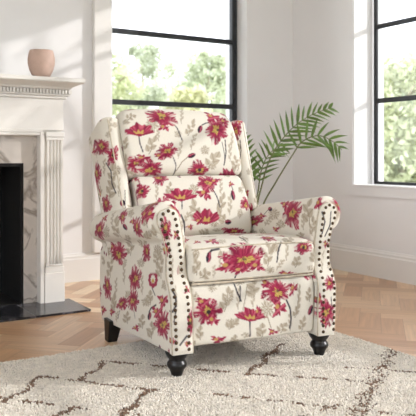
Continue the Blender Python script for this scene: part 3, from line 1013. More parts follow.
    ('arm.R', 'L', 0.289, 0.055, -0.004, 0.0602, -0.0647, 0.0307, 282),
    ('arm.R', 'T', 0.292, 0.331, -0.0036, 0.0335, -0.06, 0.0196, 319),
    ('arm.R', 'G', 0.255, 0.367, -0.021, 0.0178, -0.0488, -0.0225, 356),
    ('arm.R', 'T', 0.24, 0.249, -0.0017, 0.0257, -0.0467, 0.0073, 393),
    ('arm.R', 'G', 0.243, 0.075, -0.0012, 0.0346, -0.0306, 0.0095, 430),
    ('arm.R', 'C', 0.288, 0.437, -0.0026, 0.0185, -0.0447, 0.0108, 504),
    ('arm.R', 'L', 0.216, 0.005, 0.0003, 0.0349, -0.0245, 0.0038, 541),
    ('arm.R', 'C', 0.218, 0.286, -0.0011, 0.0164, -0.0401, 0.0032, 578),
    ('arm.R', 'G', 0.508, -0, -0.0038, -0.0172, 0.025, -0.0079, 615),
    ('lumbar_cushion', 'P', 0.307, -0.201, 0.0071, 0.0485, 0.0648, -0.001, 652),
    ('arm.L', 'C', 0.47, 0.004, 0.0183, -0.0346, -0.0459, -0.0214, 689),
    ('arm.L', 'C', 0.317, -0.009, -0.0052, 0.0506, 0.0259, -0.0006, 726),
    ('arm_facing.L', 'C', 0.099, 0.611, -0.0002, 0.0021, -0.003, 0.031, 763),
    ('arm.L', 'T', 0.544, 0.037, 0.0018, -0.0202, -0.0411, -0.0311, 800),
    ('arm.L', 'L', 0.605, 0.24, 0.035, -0.0086, 0.0075, -0.0441, 837),
    ('arm_facing.L', 'P', 0.069, 0.568, -0.0259, 0.0016, -0.0008, 0.0516, 874),
    ('arm_facing.L', 'C', 0.062, 0.493, -0.0131, 0.0017, 0.0008, 0.0348, 911),
    ('seat_cushion', 'C', 0.708, -0.243, -0.008, 0.0884, 0.0115, 0.0405, 948),
    ('arm_facing.L', 'E', -0.013, 0.227, -0.0208, -0.0001, -0.0043, 0.0511, 985),
    ('arm_facing.L', 'C', -0.003, 0.347, -0.0156, -0.0053, -0.0019, 0.0188, 25),
    ('arm_facing.L', 'G', 0.047, 0.317, -0.0106, -0.004, -0.0004, 0.0415, 62),
    ('arm_facing.L', 'C', 0.057, 0.164, -0.0154, 0.0002, 0.0052, 0.017, 99),
    ('arm_facing.L', 'C', 0.001, 0.152, -0.019, -0, -0.0024, 0.0127, 136),
    ('arm_facing.L', 'G', 0.045, 0.419, -0.0111, -0.0005, -0.0005, 0.0367, 173),
    ('arm_facing.L', 'T', 0.013, 0.417, -0.0134, -0.0005, -0.001, 0.0202, 210),
    ('arm_facing.L', 'C', 0.029, 0.548, -0.014, 0, -0.0007, 0.0215, 247),
    ('arm.L', 'P', 0.653, 0.531, -0.002, -0.0608, -0.1198, -0.0026, 284),
    ('arm.L', 'C', 0.625, 0.61, -0.0004, -0.0342, -0.062, 0.0159, 321),
    ('arm.L', 'P', 0.643, 0.199, -0.0007, -0.0425, -0.055, 0.0028, 358),
    ('arm.L', 'P', 0.762, 0.327, -0.0059, -0.06, -0.0858, 0.0026, 395),
    ('arm.L', 'P', 0.854, 0.342, -0.009, -0.0507, -0.0803, -0.0008, 432),
    ('arm.L', 'U', 0.748, 0.135, -0.0041, -0.0346, -0.0582, -0.0059, 469),
    ('arm.L', 'P', 0.826, 0.665, -0.0061, -0.0701, -0.0645, 0.0015, 506),
    ('arm.L', 'P', 0.883, 0.469, 0.0058, -0.0448, -0.062, -0.0616, 543),
    ('arm.L', 'C', 0.953, 0.735, -0.0073, -0.0316, -0.0492, -0.0068, 580),
    ('arm.L', 'P', 0.915, 0.073, -0.0145, -0.0632, -0.0767, -0.0062, 617),
    ('arm.L', 'C', 0.822, 0.061, -0.0076, -0.0347, -0.0562, -0.0009, 654),
    ('arm.L', 'C', 0.871, 0.111, -0.0095, -0.0317, -0.0586, -0.0013, 691),
    ('arm.L', 'B', 0.898, 0.177, 0.002, 0.0172, 0.021, 0.0076, 728),
    ('arm.L', 'C', 0.974, 0.324, -0.0091, -0.0187, -0.054, -0.005, 765),
    ('arm.L', 'C', 0.946, 0.614, -0.0069, -0.0238, -0.0467, -0.0046, 802),
    ('arm.L', 'L', 0.619, 0.377, -0.0002, -0.0436, -0.073, -0.0026, 839),
    ('arm.L', 'T', 0.69, 0.258, -0.0017, -0.023, -0.048, 0.0013, 876),
    ('arm.L', 'L', 0.724, 0.634, -0.0032, -0.0536, -0.0655, 0.0027, 913),
    ('arm.L', 'T', 0.846, 0.206, -0.0072, -0.0224, -0.0495, -0, 950),
    ('arm.L', 'L', 0.702, 0.062, -0.0024, -0.041, -0.0576, 0.0022, 987),
    ('arm.L', 'L', 0.901, 0.58, -0.0083, -0.0477, -0.064, -0.0058, 27),
    ('arm.L', 'T', 0.847, 0.4, -0.0056, -0.0345, -0.0526, -0.0002, 64),
    ('arm.L', 'L', 0.936, 0.249, -0.0107, -0.0311, -0.0617, -0.0043, 101),
    ('arm.L', 'L', 0.825, 0.171, -0.0071, -0.0287, -0.0525, 0.0002, 138),
    ('arm.L', 'G', 0.752, 0.451, -0.0023, -0.0457, -0.0368, 0.0022, 175),
    ('arm.L', 'G', 0.785, 0.243, -0.0029, -0.0373, -0.0298, 0.0005, 212),
    ('arm.L', 'T', 0.693, 0.455, -0.0014, -0.0252, -0.0406, 0.0017, 249),
    ('back_panel', 'T', 1.664, 0.013, 0.0153, 0.0048, -0.0025, 0.0299, 286),
    ('arm.L', 'L', 0.945, 0.422, -0.0112, -0.0282, -0.0737, -0.0052, 323),
    ('arm.L', 'G', 0.821, 0.551, -0.0036, -0.043, -0.0391, 0.001, 360),
    ('arm.L', 'T', 0.634, 0.082, -0.0005, -0.0255, -0.0544, -0.0018, 397),
    ('arm.L', 'L', 0.962, 0.172, -0.0116, -0.0304, -0.0546, -0.0055, 434),
    ('arm.L', 'G', 0.96, 0.551, -0.0081, -0.0252, -0.0519, -0.0058, 471),
    ('arm.L', 'T', 0.762, 0.029, -0.0031, -0.0235, -0.0392, -0.0093, 508),
    ('arm.L', 'L', 0.665, 0.093, -0.0014, -0.0232, -0.0589, -0.0001, 545),
    ('arm.L', 'P', 0.508, 0.627, 0.0031, -0.0631, -0.0795, -0.0294, 582),
    ('arm.L', 'P', 0.457, 0.325, 0.009, -0.0394, -0.0612, 0.0107, 619),
    ('arm.L', 'B', 0.506, 0.269, 0.0043, 0.0135, 0.0278, -0.0158, 656),
    ('arm.L', 'P', 0.519, 0.135, -0.0033, -0.0511, -0.0533, -0.0043, 693),
    ('arm.L', 'T', 0.521, 0.533, 0.0025, -0.0375, -0.0552, -0.034, 730),
    ('arm.L', 'L', 0.515, 0.389, -0.0066, -0.0421, -0.0745, 0.0115, 767),
    ('arm.L', 'L', 0.48, 0.042, 0.0033, -0.0373, -0.0652, 0.0195, 804),
    ('arm.L', 'T', 0.449, 0.233, 0.0005, -0.0257, -0.0444, 0.0327, 841),
    ('arm.L', 'L', 0.56, 0.075, 0.0295, -0.015, 0.001, -0.0553, 878),
    ('arm.L', 'G', 0.463, 0.456, 0.0005, -0.0367, -0.044, 0.0353, 915),
    ('arm.L', 'T', 0.561, 0.308, 0.0076, -0.0222, -0.0304, -0.0407, 952),
    ('arm.L', 'C', 0.49, 0.171, -0.0031, -0.0229, -0.0374, 0.0265, 989),
    ('arm.L', 'G', 0.432, 0.125, -0.0023, -0.0304, -0.0407, 0.0487, 29),
    ('arm.L', 'L', 0.538, -0.009, 0.0156, -0.031, -0.0143, -0.0127, 66),
    ('arm.L', 'C', 0.452, 0.572, -0.0012, -0.0224, -0.0483, 0.026, 103),
]
STEMS = [
    ('head_cushion', [(0.362, -0.251), (0.319, -0.252), (0.278, -0.244)], 0.0028, 'N'),
    ('head_cushion', [(0.441, -0.077), (0.401, -0.055), (0.336, -0.042)], 0.0028, 'N'),
    ('head_cushion', [(0.249, -0.102), (0.211, -0.091), (0.163, -0.095)], 0.0025, 'N'),
    ('head_cushion', [(0.249, -0.027), (0.225, -0.06), (0.18, -0.092)], 0.0023, 'T'),
    ('head_cushion', [(0.423, 0.082), (0.437, 0.108), (0.44, 0.136)], 0.003, 'N'),
    ('head_cushion', [(0.344, 0.192), (0.278, 0.183), (0.212, 0.162)], 0.0028, 'N'),
    ('wing.R', [(0.219, 0.499), (0.213, 0.445), (0.194, 0.395)], 0.0025, 'N'),
    ('head_cushion', [(0.332, 0.172), (0.278, 0.172), (0.227, 0.169)], 0.002, 'N'),
    ('lumbar_cushion', [(0.392, 0.063), (0.345, 0.078), (0.295, 0.083)], 0.003, 'N'),
    ('lumbar_cushion', [(0.33, -0.103), (0.292, -0.109)], 0.0025, 'N'),
    ('lumbar_cushion', [(0.268, 0.001), (0.227, -0.015)], 0.002, 'N'),
    ('lumbar_cushion', [(0.382, 0.174), (0.415, 0.173)], 0.002, 'N'),
    ('wing.L', [(0.317, 0.395), (0.293, 0.345), (0.302, 0.284), (0.288, 0.235)], 0.003, 'N'),
    ('wing.L', [(0.232, 0.241), (0.253, 0.146)], 0.002, 'N'),
    ('seat_cushion', [(0.656, -0.034), (0.574, -0.046)], 0.0025, 'N'),
    ('seat_cushion', [(0.528, -0.225), (0.539, -0.211), (0.541, -0.182)], 0.004, 'N'),
    ('seat_cushion', [(0.555, 0.098), (0.521, 0.073), (0.482, 0.065)], 0.003, 'N'),
    ('seat_cushion', [(0.556, 0.075), (0.522, 0.045)], 0.002, 'T'),
    ('seat_cushion', [(0.455, -0.111), (0.431, -0.116)], 0.003, 'N'),
    ('footrest', [(0.094, -0.114), (0.126, -0.106), (0.161, -0.09)], 0.003, 'N'),
    ('footrest', [(0.104, -0.09), (0.161, -0.095)], 0.0025, 'N'),
    ('footrest', [(0.242, -0.051), (0.302, -0.048)], 0.003, 'N'),
    ('footrest', [(0.172, 0.112), (0.209, 0.131), (0.25, 0.137), (0.29, 0.134)], 0.0035, 'N'),
    ('arm_facing.R', [(-0.023, 0.252), (-0.022, 0.266)], 0.0035, 'N'),
    ('footrest', [(0.239, 0.029), (0.28, 0.045)], 0.002, 'T'),
    ('footrest', [(0.127, 0.181), (0.213, 0.165)], 0.002, 'T'),
    ('footrest', [(0.103, -0.06), (0.197, -0.082)], 0.002, 'T'),
    ('arm.L', [(0.783, 0.15), (0.808, 0.127)], 0.003, 'N'),
    ('arm.L', [(0.883, 0.18), (0.864, 0.162), (0.845, 0.119)], 0.0035, 'N'),
    ('arm.L', [(0.92, 0.505), (0.963, 0.539)], 0.002, 'N'),
    ('arm.L', [(0.897, 0.333), (0.931, 0.326)], 0.002, 'N'),
    ('lumbar_cushion', [(0.264, -0.118), (0.232, -0.108), (0.188, -0.107), (0.141, -0.099)], 0.004, 'N'),
    ('arm_facing.L', [(0.055, 0.351), (0.046, 0.327), (0.048, 0.295), (0.06, 0.273)], 0.003, 'N'),
    ('arm_facing.L', [(0.005, 0.182), (0.032, 0.152)], 0.0035, 'N'),
    ('arm_facing.L', [(0.048, 0.281), (0.054, 0.237)], 0.002, 'N'),
    ('arm_facing.R', [(0.023, 0.61), (0.035, 0.569), (0.02, 0.52)], 0.003, 'N'),
    ('arm_facing.R', [(0.065, 0.609), (0.06, 0.555), (0.035, 0.511)], 0.0025, 'N'),
    ('arm_facing.R', [(-0.01, 0.16), (0.004, 0.187)], 0.0025, 'N'),
    ('arm_facing.R', [(0.033, 0.269), (0.044, 0.166)], 0.002, 'N'),
    ('arm.L', [(0.579, 0.366), (0.619, 0.365)], 0.002, 'N'),
    ('arm.L', [(0.476, 0.12), (0.531, 0.182)], 0.0025, 'N'),
    ('arm.R', [(0.283, 0.434), (0.317, 0.402)], 0.0025, 'N'),
    ('arm.L', [(0.113, -0.002), (0.048, -0.007)], 0.0025, 'N'),
]
# <<< print
ORDER = {'L': 0, 'T': 0, 'G': 0, 'S': 2, 'P': 2, 'E': 2, 'C': 2, 'U': 2, 'B': 3}
PARTS = {}


def fabric_colours(part, UV):
    n = len(UV)
    U, Vv = UV[:, 0], UV[:, 1]
    col = np.repeat(CREAM[None, :], n, 0).copy()
    mine = [m for m in MOTIFS if m[0] == part]
    stems = [s for s in STEMS if s[0] == part]
    # repeat of the print where the layout leaves cloth bare
    rg = random.Random(sum(map(ord, part)))
    u0, u1, v0, v1 = U.min(), U.max(), Vv.min(), Vv.max()
    pts = [(m[2], m[3], max(math.hypot(m[4], m[6]), math.hypot(m[5], m[7]))) for m in mine]
    for m in stems:
        pts += [(p[0], p[1], 0.01) for p in m[1]]
    extra = []
    for _ in range(int((u1 - u0) * (v1 - v0) * 900) + 20):
        u, v = rg.uniform(u0, u1), rg.uniform(v0, v1)
        k = rg.choice('PPSELTGLGB')
        s = {'P': .055, 'E': .045, 'S': .042, 'L': .034, 'T': .026, 'G': .04, 'B': .011}[k] * rg.uniform(0.8, 1.1)
        if all(math.hypot(u - a, v - b) > s * 0.9 + c * 0.95 + 0.008 for a, b, c in pts):
            a = rg.uniform(-0.7, 0.7)
            fu, fv = UPDIR.get(part.split('.')[0], (0, 1))
            # up axis of the cloth in (u, v), turned by a
            uy = (fu * math.cos(a) - fv * math.sin(a), fu * math.sin(a) + fv * math.cos(a))
            ux = (uy[1], -uy[0])
            extra.append((part, k, u, v, ux[0] * s, uy[0] * s, ux[1] * s, uy[1] * s, rg.randrange(999)))
            pts.append((u, v, s))
    todo = sorted(mine + extra, key=lambda m: ORDER[m[1]])
    def draw(m):
        _, k, u, v, a, b, c, d, seed = m
        det = a * d - b * c
        if abs(det) < 1e-9:
            return
        rad = max(math.hypot(a, c), math.hypot(b, d)) * 1.7
        sel = np.nonzero((np.abs(U - u) < rad) & (np.abs(Vv - v) < rad))[0]
        if not len(sel):
            return
        du, dv = U[sel] - u, Vv[sel] - v
        x = (d * du - b * dv) / det
        y = (-c * du + a * dv) / det
        cc = col[sel]
        paint_motif(cc, x, y, k, seed, min(0.2, 0.0022 / math.sqrt(abs(det))))
        col[sel] = cc
    for m in todo:
        if ORDER[m[1]] == 0:
            draw(m)
    for s in stems:
        paint_line(col, U, Vv, s[1], s[2], NAVY if s[3] == 'N' else TAUPE2)
    for m in todo:
        if ORDER[m[1]] > 0:
            draw(m)
    return col


# fabric up direction (u, v) per kind of part
UPDIR = {'arm': (-1, 0), 'seat_cushion': (-1, 0), 'footrest': (-1, 0), 'head_cushion': (1, 0), 'lumbar_cushion': (1, 0), 'wing': (0, 1), 'arm_facing': (0, 1), 'back_panel': (0, 1)}


def path(pts, sp, closed=False, sub=24):
    """Catmull-Rom through pts, resampled evenly"""
    P = np.array(pts, float)
    n = len(P)
    out = []
    rng_ = range(n if closed else n - 1)
    for i in rng_:
        if closed:
            p0, p1, p2, p3 = P[(i - 1) % n], P[i], P[(i + 1) % n], P[(i + 2) % n]
        else:
            p0, p1, p2, p3 = P[max(i - 1, 0)], P[i], P[i + 1], P[min(i + 2, n - 1)]
        for k in range(sub):
            t = k / sub
            out.append(0.5 * ((2 * p1) + (-p0 + p2) * t + (2 * p0 - 5 * p1 + 4 * p2 - p3) * t * t + (-p0 + 3 * p1 - 3 * p2 + p3) * t ** 3))
    out.append(P[0] if closed else P[-1])
    Q = np.array(out)
    d = np.concatenate([[0], np.cumsum(np.hypot(*np.diff(Q, axis=0).T))])
    m = max(4, int(d[-1] / sp))
    s = np.linspace(0, d[-1], m + 1)
    R = np.stack([np.interp(s, d, Q[:, i]) for i in range(2)], 1)
    if closed:
        R, s = R[:-1], s[:-1]
    return R, s


def normals2(R, closed):
    if closed:
        t = np.roll(R, -1, 0) - np.roll(R, 1, 0)
    else:
        t = np.gradient(R, axis=0)
    t /= np.linalg.norm(t, axis=1)[:, None] + 1e-12
    n = np.stack([-t[:, 1], t[:, 0]], 1)
    c = R.mean(0)
    # inward side by signed area
    x, y = R[:, 0], R[:, 1]
    area = np.sum(x * np.roll(y, -1) - np.roll(x, -1) * y)
    return n if area > 0 else -n


def sweep(name, key, prof, closed, t0, t1, rad0, rad1, fmap, parent, sp=FABRIC_SP, tpos=None):
    """sweep a profile along t with rounded ends; fmap(profile points, t) -> 3-D; returns the object"""
    R, s = path(prof, sp, closed)
    N = normals2(R, closed)
    ts = []
    k = 6
    for i in range(k):
        ph = PI / 2 * (1 - i / k)
        ts.append((t0 + rad0 * (1 - math.sin(ph)), rad0 * (1 - math.cos(ph))))
    m = max(2, int((t1 - rad1 - t0 - rad0) / sp))
    ts += [(t, 0.0) for t in np.linspace(t0 + rad0, t1 - rad1, m + 1)]
    for i in range(k):
        ph = PI / 2 * (i + 1) / k
        ts.append((t1 - rad1 * (1 - math.sin(ph)), rad1 * (1 - math.cos(ph))))
    V, UV = [], []
    for t, off in ts:
        V.append(fmap(R + N * off, t))
        # arc length along the rounded end
        UV.append(np.stack([s, np.full(len(s), t + (-off if t < (t0 + t1) / 2 else off) * 0.6)], 1))
    nt, npf = len(ts), len(R)
    V = np.concatenate(V)
    UV = np.concatenate(UV)
    i = np.arange(nt - 1)[:, None] * npf
    j = np.arange(npf if closed else npf - 1)[None, :]
    j2 = (j + 1) % npf
    F = np.stack([i + j, i + j2, i + npf + j2, i + npf + j], -1).reshape(-1, 4)
    ng = [list(range(npf))[::-1], [(nt - 1) * npf + q for q in range(npf)]]
    if not closed:
        ng.append([q * npf for q in range(nt)] + [q * npf + npf - 1 for q in range(nt)][::-1])
    col = fabric_colours(key, UV)
    o = np_mesh(name, V, F, M['fabric'], parent, col=col, ngons=ng)
    PARTS[key] = (o, UV)
    return o


# ------------------------------------------------------------------ armchair: body
chair = tag(empty('armchair', (1.607, 2.246, 0.0), math.radians(-6.02)),
            'cream wingback armchair printed with crimson poppies, nailhead trim on rolled arms', 'armchair')
AC = -0.022                                            # centre line in x


def drop(b, z):                                        # the whole body slopes down a little to the rear
    k = 0.055 + 0.075 * np.clip((z - 0.12) / 0.5, 0, 1)
    return z - k * np.maximum(b, 0)


ARM_PROF = [(0.274, 0.330), (0.277, 0.42), (0.280, 0.50), (0.284, 0.555), (0.296, 0.610), (0.316, 0.652), (0.345, 0.674), (0.380, 0.672), (0.412, 0.652),
            (0.430, 0.615), (0.427, 0.575), (0.407, 0.545), (0.378, 0.528), (0.364, 0.512), (0.360, 0.47), (0.361, 0.40), (0.362, 0.33), (0.362, 0.25), (0.358, 0.17), (0.352, 0.122), (0.345, 0.114), (0.30, 0.114), (0.272, 0.118)]


def fwd(z):                                            # the front swells forward below the waist of the arm
    t = np.clip((z - 0.30) / 0.12, 0, 1)
    return 0.045 * (1 - t * t * (3 - 2 * t))


def facing_bounds(z):
    """inner and outer edge (distance from the centre line) of the nailed front facing at height z"""
    zi = [0.114, 0.25, 0.38, 0.48, 0.545, 0.59, 0.62, 0.637, 0.648]
    inn = [0.276, 0.277, 0.284, 0.291, 0.300, 0.307, 0.315, 0.326, 0.352]
    out = [0.357, 0.362, 0.364, 0.363, 0.378, 0.398, 0.400, 0.388, 0.356]
    return np.interp(z, zi, inn), np.interp(z, zi, out)


def tube_obj(name, pts, r, parent, m):
    return MB().tube(pts, r, 8).build(name, m, parent, smooth=True)


PIPE = mat('cream_piping', lin(196, 184, 164), 0.85, var=0.25, scale=45)
nail_me = None
for s, key in ((-1, 'arm.L'), (1, 'arm.R')):
    def fm(R, t, s=s):
        h, z = R[:, 0], R[:, 1]
        roll = np.clip((z - 0.5) / 0.08, 0, 1)
        fl = 1 + 0.055 * np.clip((h - 0.3) / 0.05, 0, 1) * max(t, 0) / 0.8 * np.clip((0.53 - z) / 0.05, 0, 1)
        return np.stack([AC + s * h * fl, t - fwd(z) * max(0, 1 - t / 0.25), drop(t, z)], 1)
    arm = sweep('arm', key, ARM_PROF, False, 0.0, 0.80, 0.016, 0.03, fm, chair)
    # front facing, puffed, with an arched top
    zs = np.arange(0.114, 0.6485, FABRIC_SP)
    nx = 30
    V, UV = [], []
    for ring in range(2):
        pass
    rows = []
    for z in zs:
        a, b = facing_bounds(z)
        t = np.linspace(0, 1, nx)
        h = a + (b - a) * t
        edge = np.minimum(np.minimum(t, 1 - t) * (b - a), np.minimum(z - 0.110, 0.652 - z))
        puff = -fwd(z) - 0.004 - 0.011 * np.sqrt(np.clip(edge / 0.02, 0, 1))
        rows.append(np.stack([AC + s * h, puff, np.full(nx, z)], 1))
        UV.append(np.stack([h - 0.3, np.full(nx, z)], 1))
    front = np.concatenate(rows)
    UVa = np.concatenate(UV)
    rear = front.copy(); rear[:, 1] += 0.026
    nz = len(zs)
    i = np.arange(nz - 1)[:, None] * nx
    j = np.arange(nx - 1)[None, :]
    Ff = np.stack([i + j, i + j + 1, i + nx + j + 1, i + nx + j], -1).reshape(-1, 4)
    border = [k for k in range(nx)] + [k * nx + nx - 1 for k in range(1, nz)] + [(nz - 1) * nx + k for k in range(nx - 2, -1, -1)] + [k * nx for k in range(nz - 2, 0, -1)]
    nf = len(front)
    side = np.array([(border[k], border[(k + 1) % len(border)], nf + border[(k + 1) % len(border)], nf + border[k]) for k in range(len(border))])
    F = np.concatenate([Ff, side])
    fkey = 'arm_facing' + key[-2:]
    colr = fabric_colours(fkey, np.concatenate([UVa, UVa]))
    o = np_mesh('arm_facing', np.concatenate([front, rear]), F, M['fabric'], arm, col=colr, ngons=[[nf + q for q in border[::-1]]])
    PARTS[fkey] = (o, np.concatenate([UVa, UVa]))
    # nailheads: up the inner edge, over the arch, down the outer edge
    line = []
    for z in np.linspace(0.128, 0.624, 60):
        a, b = facing_bounds(z)
        line.append((a + 0.020, z))
    line += [(0.345, 0.636), (0.362, 0.638)]
    for z in np.linspace(0.624, 0.128, 60):
        a, b = facing_bounds(z)
        line.append((b - 0.012, z))
    L = np.array(line)
    dd = np.concatenate([[0], np.cumsum(np.hypot(*np.diff(L, axis=0).T))])
    for q in np.arange(0.004, dd[-1], 0.0238):
        h, z = np.interp(q, dd, L[:, 0]), np.interp(q, dd, L[:, 1])
        if nail_me is None:
            mbn = MB().lathe([(0.0070, 0), (0.0068, 0.0018), (0.0056, 0.0040), (0.0032, 0.0056), (0.0007, 0.0062)], 12)
            nl = mbn.build('nailhead', M['nail'], arm, smooth=True)
            nail_me = nl.data
        else:
            nl = bpy.data.objects.new('nailhead', nail_me)
            COL.objects.link(nl)
            nl.parent = arm
        nl.location = (AC + s * h, -0.0135 - fwd(z), z)
        nl.rotation_euler = (PI / 2, 0, 0)
    # welt round the facing
    pts = []
    for z in np.linspace(0.114, 0.648, 40):
        a, b = facing_bounds(z)
        pts.append((AC + s * a, -0.004 - fwd(z), z))
    for z in np.linspace(0.648, 0.114, 40):
        a, b = facing_bounds(z)
        pts.append((AC + s * b, -0.004 - fwd(z), z))
    tube_obj('piping', pts, 0.0028, arm, PIPE)

# seat cushion
SEAT = [(0.56, 0.36), (0.56, 0.44), (0.52, 0.482), (0.40, 0.497), (0.25, 0.507), (0.10, 0.508), (0.015, 0.500), (-0.022, 0.484), (-0.033, 0.455), (-0.036, 0.42), (-0.030, 0.382), (-0.010, 0.366), (0.10, 0.362), (0.40, 0.36)]


def seat_map(R, t):
    b, z = R[:, 0].copy(), R[:, 1].copy()
    q = 1 - ((t - AC) / 0.285) ** 2
    z = z + np.where(z > 0.47, 0.010 * q, 0)
    b = b - np.where(b < 0.0, 0.010 * q, 0)
    return np.stack([np.full(len(b), t), b, drop(b * 0.35, z)], 1)


seat = sweep('seat_cushion', 'seat_cushion', SEAT[::-1], True, AC - 0.280, AC + 0.280, 0.022, 0.022, seat_map, chair)
for zz, bb, nm in ((0.489, -0.018, 'piping'), (0.371, -0.022, 'piping')):
    pts = []
    for t in np.linspace(AC - 0.268, AC + 0.268, 40):
        q = 1 - ((t - AC) / 0.285) ** 2
        pts.append((t, bb - 0.012 * q - 0.002, zz + (0.008 * q if zz > 0.45 else 0)))
    tube_obj(nm, pts, 0.0026, seat, PIPE)

# footrest panel under the seat
FOOT = [(0.06, 0.130), (0.01, 0.127), (-0.016, 0.130), (-0.025, 0.152), (-0.030, 0.23), (-0.028, 0.31), (-0.018, 0.348), (0.005, 0.360), (0.06, 0.360)]


def foot_map(R, t):
    b, z = R[:, 0], R[:, 1]
    q = 1 - ((t - AC) / 0.285) ** 2
    return np.stack([np.full(len(b), t), b - np.where(b < 0, 0.008 * q, 0), z], 1)


foot = sweep('footrest', 'footrest', FOOT[::-1], True, AC - 0.274, AC + 0.274, 0.012, 0.012, foot_map, chair)
pts = [(t, -0.022 - 0.01 * (1 - ((t - AC) / 0.285) ** 2), 0.361) for t in np.linspace(AC - 0.27, AC + 0.27, 30)]
tube_obj('piping', pts, 0.0048, foot, PIPE)

# reclined back
BB, BZ = 0.505, 0.455                                  # foot of the back
tv = np.array([0.43, 0.90]); tv /= np.linalg.norm(tv)  # up the back, in (y, z)
nv = np.array([-tv[1], tv[0]])                         # towards the sitter


def back_pt(n, t):
    return BB + n * nv[0] + t * tv[0], BZ + n * nv[1] + t * tv[1]


HEAD = [(-0.13, 0.345), (-0.05, 0.322), (0.010, 0.318), (0.040, 0.335), (0.054, 0.385), (0.058, 0.45), (0.056, 0.54), (0.044, 0.62), (0.018, 0.668), (-0.025, 0.690), (-0.08, 0.692), (-0.13, 0.66)]
LUMB = [(-0.13, 0.02), (-0.04, 0.006), (0.020, 0.012), (0.050, 0.045), (0.062, 0.11), (0.064, 0.18), (0.056, 0.25), (0.038, 0.295), (0.008, 0.315), (-0.05, 0.316), (-0.13, 0.30)]


def back_map(Wd, arch):
    def f(R, t):
        n, q = R[:, 0].copy(), R[:, 1].copy()
        e = np.abs((t - AC) / Wd)
        n = n + np.where(n > 0, 0.018 * (1 - e ** 2) * np.clip(n / 0.05, 0, 1), 0)
        if arch:
            q = q - np.clip((q - 0.45) / 0.2, 0, 1) * (0.012 * e ** 2 + 0.030 * np.clip((e - 0.80) / 0.2, 0, 1) ** 2)
        y, z = back_pt(n, q)
        return np.stack([np.full(len(n), t), y, z], 1)
    return f


sweep('head_cushion', 'head_cushion', HEAD, True, AC - 0.300, AC + 0.294, 0.028, 0.028, back_map(0.298, True), chair)
sweep('lumbar_cushion', 'lumbar_cushion', LUMB, True, AC - 0.276, AC + 0.276, 0.024, 0.024, back_map(0.276, False), chair)

WING = [(0.286, -0.17), (0.288, -0.08), (0.292, -0.010), (0.305, 0.022), (0.335, 0.036), (0.368, 0.032), (0.392, 0.014), (0.404, -0.02), (0.408, -0.08), (0.408, -0.17), (0.390, -0.205), (0.34, -0.21)]
for s, key, wk in ((-1, 'wing.L', 0.88), (1, 'wing.R', 0.86)):
    def wm(R, t, s=s, wk=wk):
        h, n = R[:, 0], R[:, 1]
        y, z = back_pt(n, np.full(len(h), t))
        # the top of the wing slopes down a little to the rear
        z = z - np.clip((t - 0.45) / 0.17, 0, 1) * np.clip(-n, 0, 1) * 0.04
        hh = 0.29 + (h - 0.29) * wk - np.clip((h - 0.29) / 0.1, 0, 1) * (0.022 if s < 0 else 0.045) * (1 - t / 0.6)
        return np.stack([AC + s * hh, y, z], 1)
    wg = sweep('wing', key, WING, True, 0.13, 0.618, 0.02, 0.018, wm, chair)
    hp0 = 0.29 + (0.366 - 0.29) * wk
    pts = []
    for t in np.linspace(0.14, 0.60, 24):
        hp = hp0 - 0.76 * (0.022 if s < 0 else 0.045) * (1 - t / 0.6)
        y, z = back_pt(0.0325, t)
        pts.append((AC + s * hp, y, z))
    for n, tt in ((0.02, 0.615), (-0.02, 0.6205), (-0.10, 0.6215)):
        y, z = back_pt(n, tt)
        z -= np.clip((tt - 0.45) / 0.17, 0, 1) * max(0, -n) * 0.04
        pts.append((AC + s * hp, y, z))
    tube_obj('piping', pts, 0.0028, wg, PIPE)

# outside back and base
BACKP = [(AC - 0.335, -0.13), (AC + 0.345, -0.13), (AC + 0.352, -0.16), (AC + 0.345, -0.225), (AC + 0.2, -0.235), (AC - 0.2, -0.235), (AC - 0.335, -0.225), (AC - 0.342, -0.16)]


def bp_map(R, t):
    y, z = back_pt(R[:, 1], np.full(len(R), t))
    return np.stack([R[:, 0], y, z], 1)


sweep('back_panel', 'back_panel', BACKP, True, -0.02, 0.60, 0.02, 0.03, bp_map, chair)
RB = [(0.06, 0.136), (0.12, 0.128), (0.55, 0.088), (0.79, 0.078), (0.81, 0.10), (0.805, 0.30), (0.79, 0.47), (0.70, 0.485), (0.56, 0.40), (0.52, 0.345), (0.1, 0.35), (0.05, 0.33)]
sweep('base', 'base', RB, True, AC - 0.272, AC + 0.272, 0.008, 0.008, lambda R, t: np.stack([np.full(len(R), t), R[:, 0], R[:, 1]], 1), chair, sp=0.008)

# legs
for s in (-1, 1):
    mb = MB()
    mb.lathe([(0.017, 0.006), (0.020, 0.008), (0.023, 0.020), (0.029, 0.034), (0.036, 0.043), (0.0385, 0.051), (0.036, 0.060), (0.031, 0.067), (0.030, 0.071), (0.033, 0.076), (0.040, 0.086), (0.045, 0.097), (0.046, 0.108), (0.044, 0.116)], 32)
    lg = mb.build('leg', M['leg'], chair, smooth=True)
    lg.location = (s * 0.3235, 0.042, 0.0)
for s in (-1, 1):
    mb = MB()
    x, y = 0.340, 0.655
    vs = []
    for z, hx, hy, ox, oy in ((0.0, 0.022, 0.024, 0.024, 0.004), (0.10, 0.032, 0.042, 0.014, 0.0)):
        vs += [(AC + s * (x + ox) + a * hx, y + oy + b * hy, z) for a, b in ((-1, -1), (1, -1), (1, 1), (-1, 1))]
    mb.add(vs, [(3, 2, 1, 0), (4, 5, 6, 7), (0, 1, 5, 4), (1, 2, 6, 5), (2, 3, 7, 6), (3, 0, 4, 7)])
    lg = mb.build('leg', M['leg'], chair, bevel=0.003)

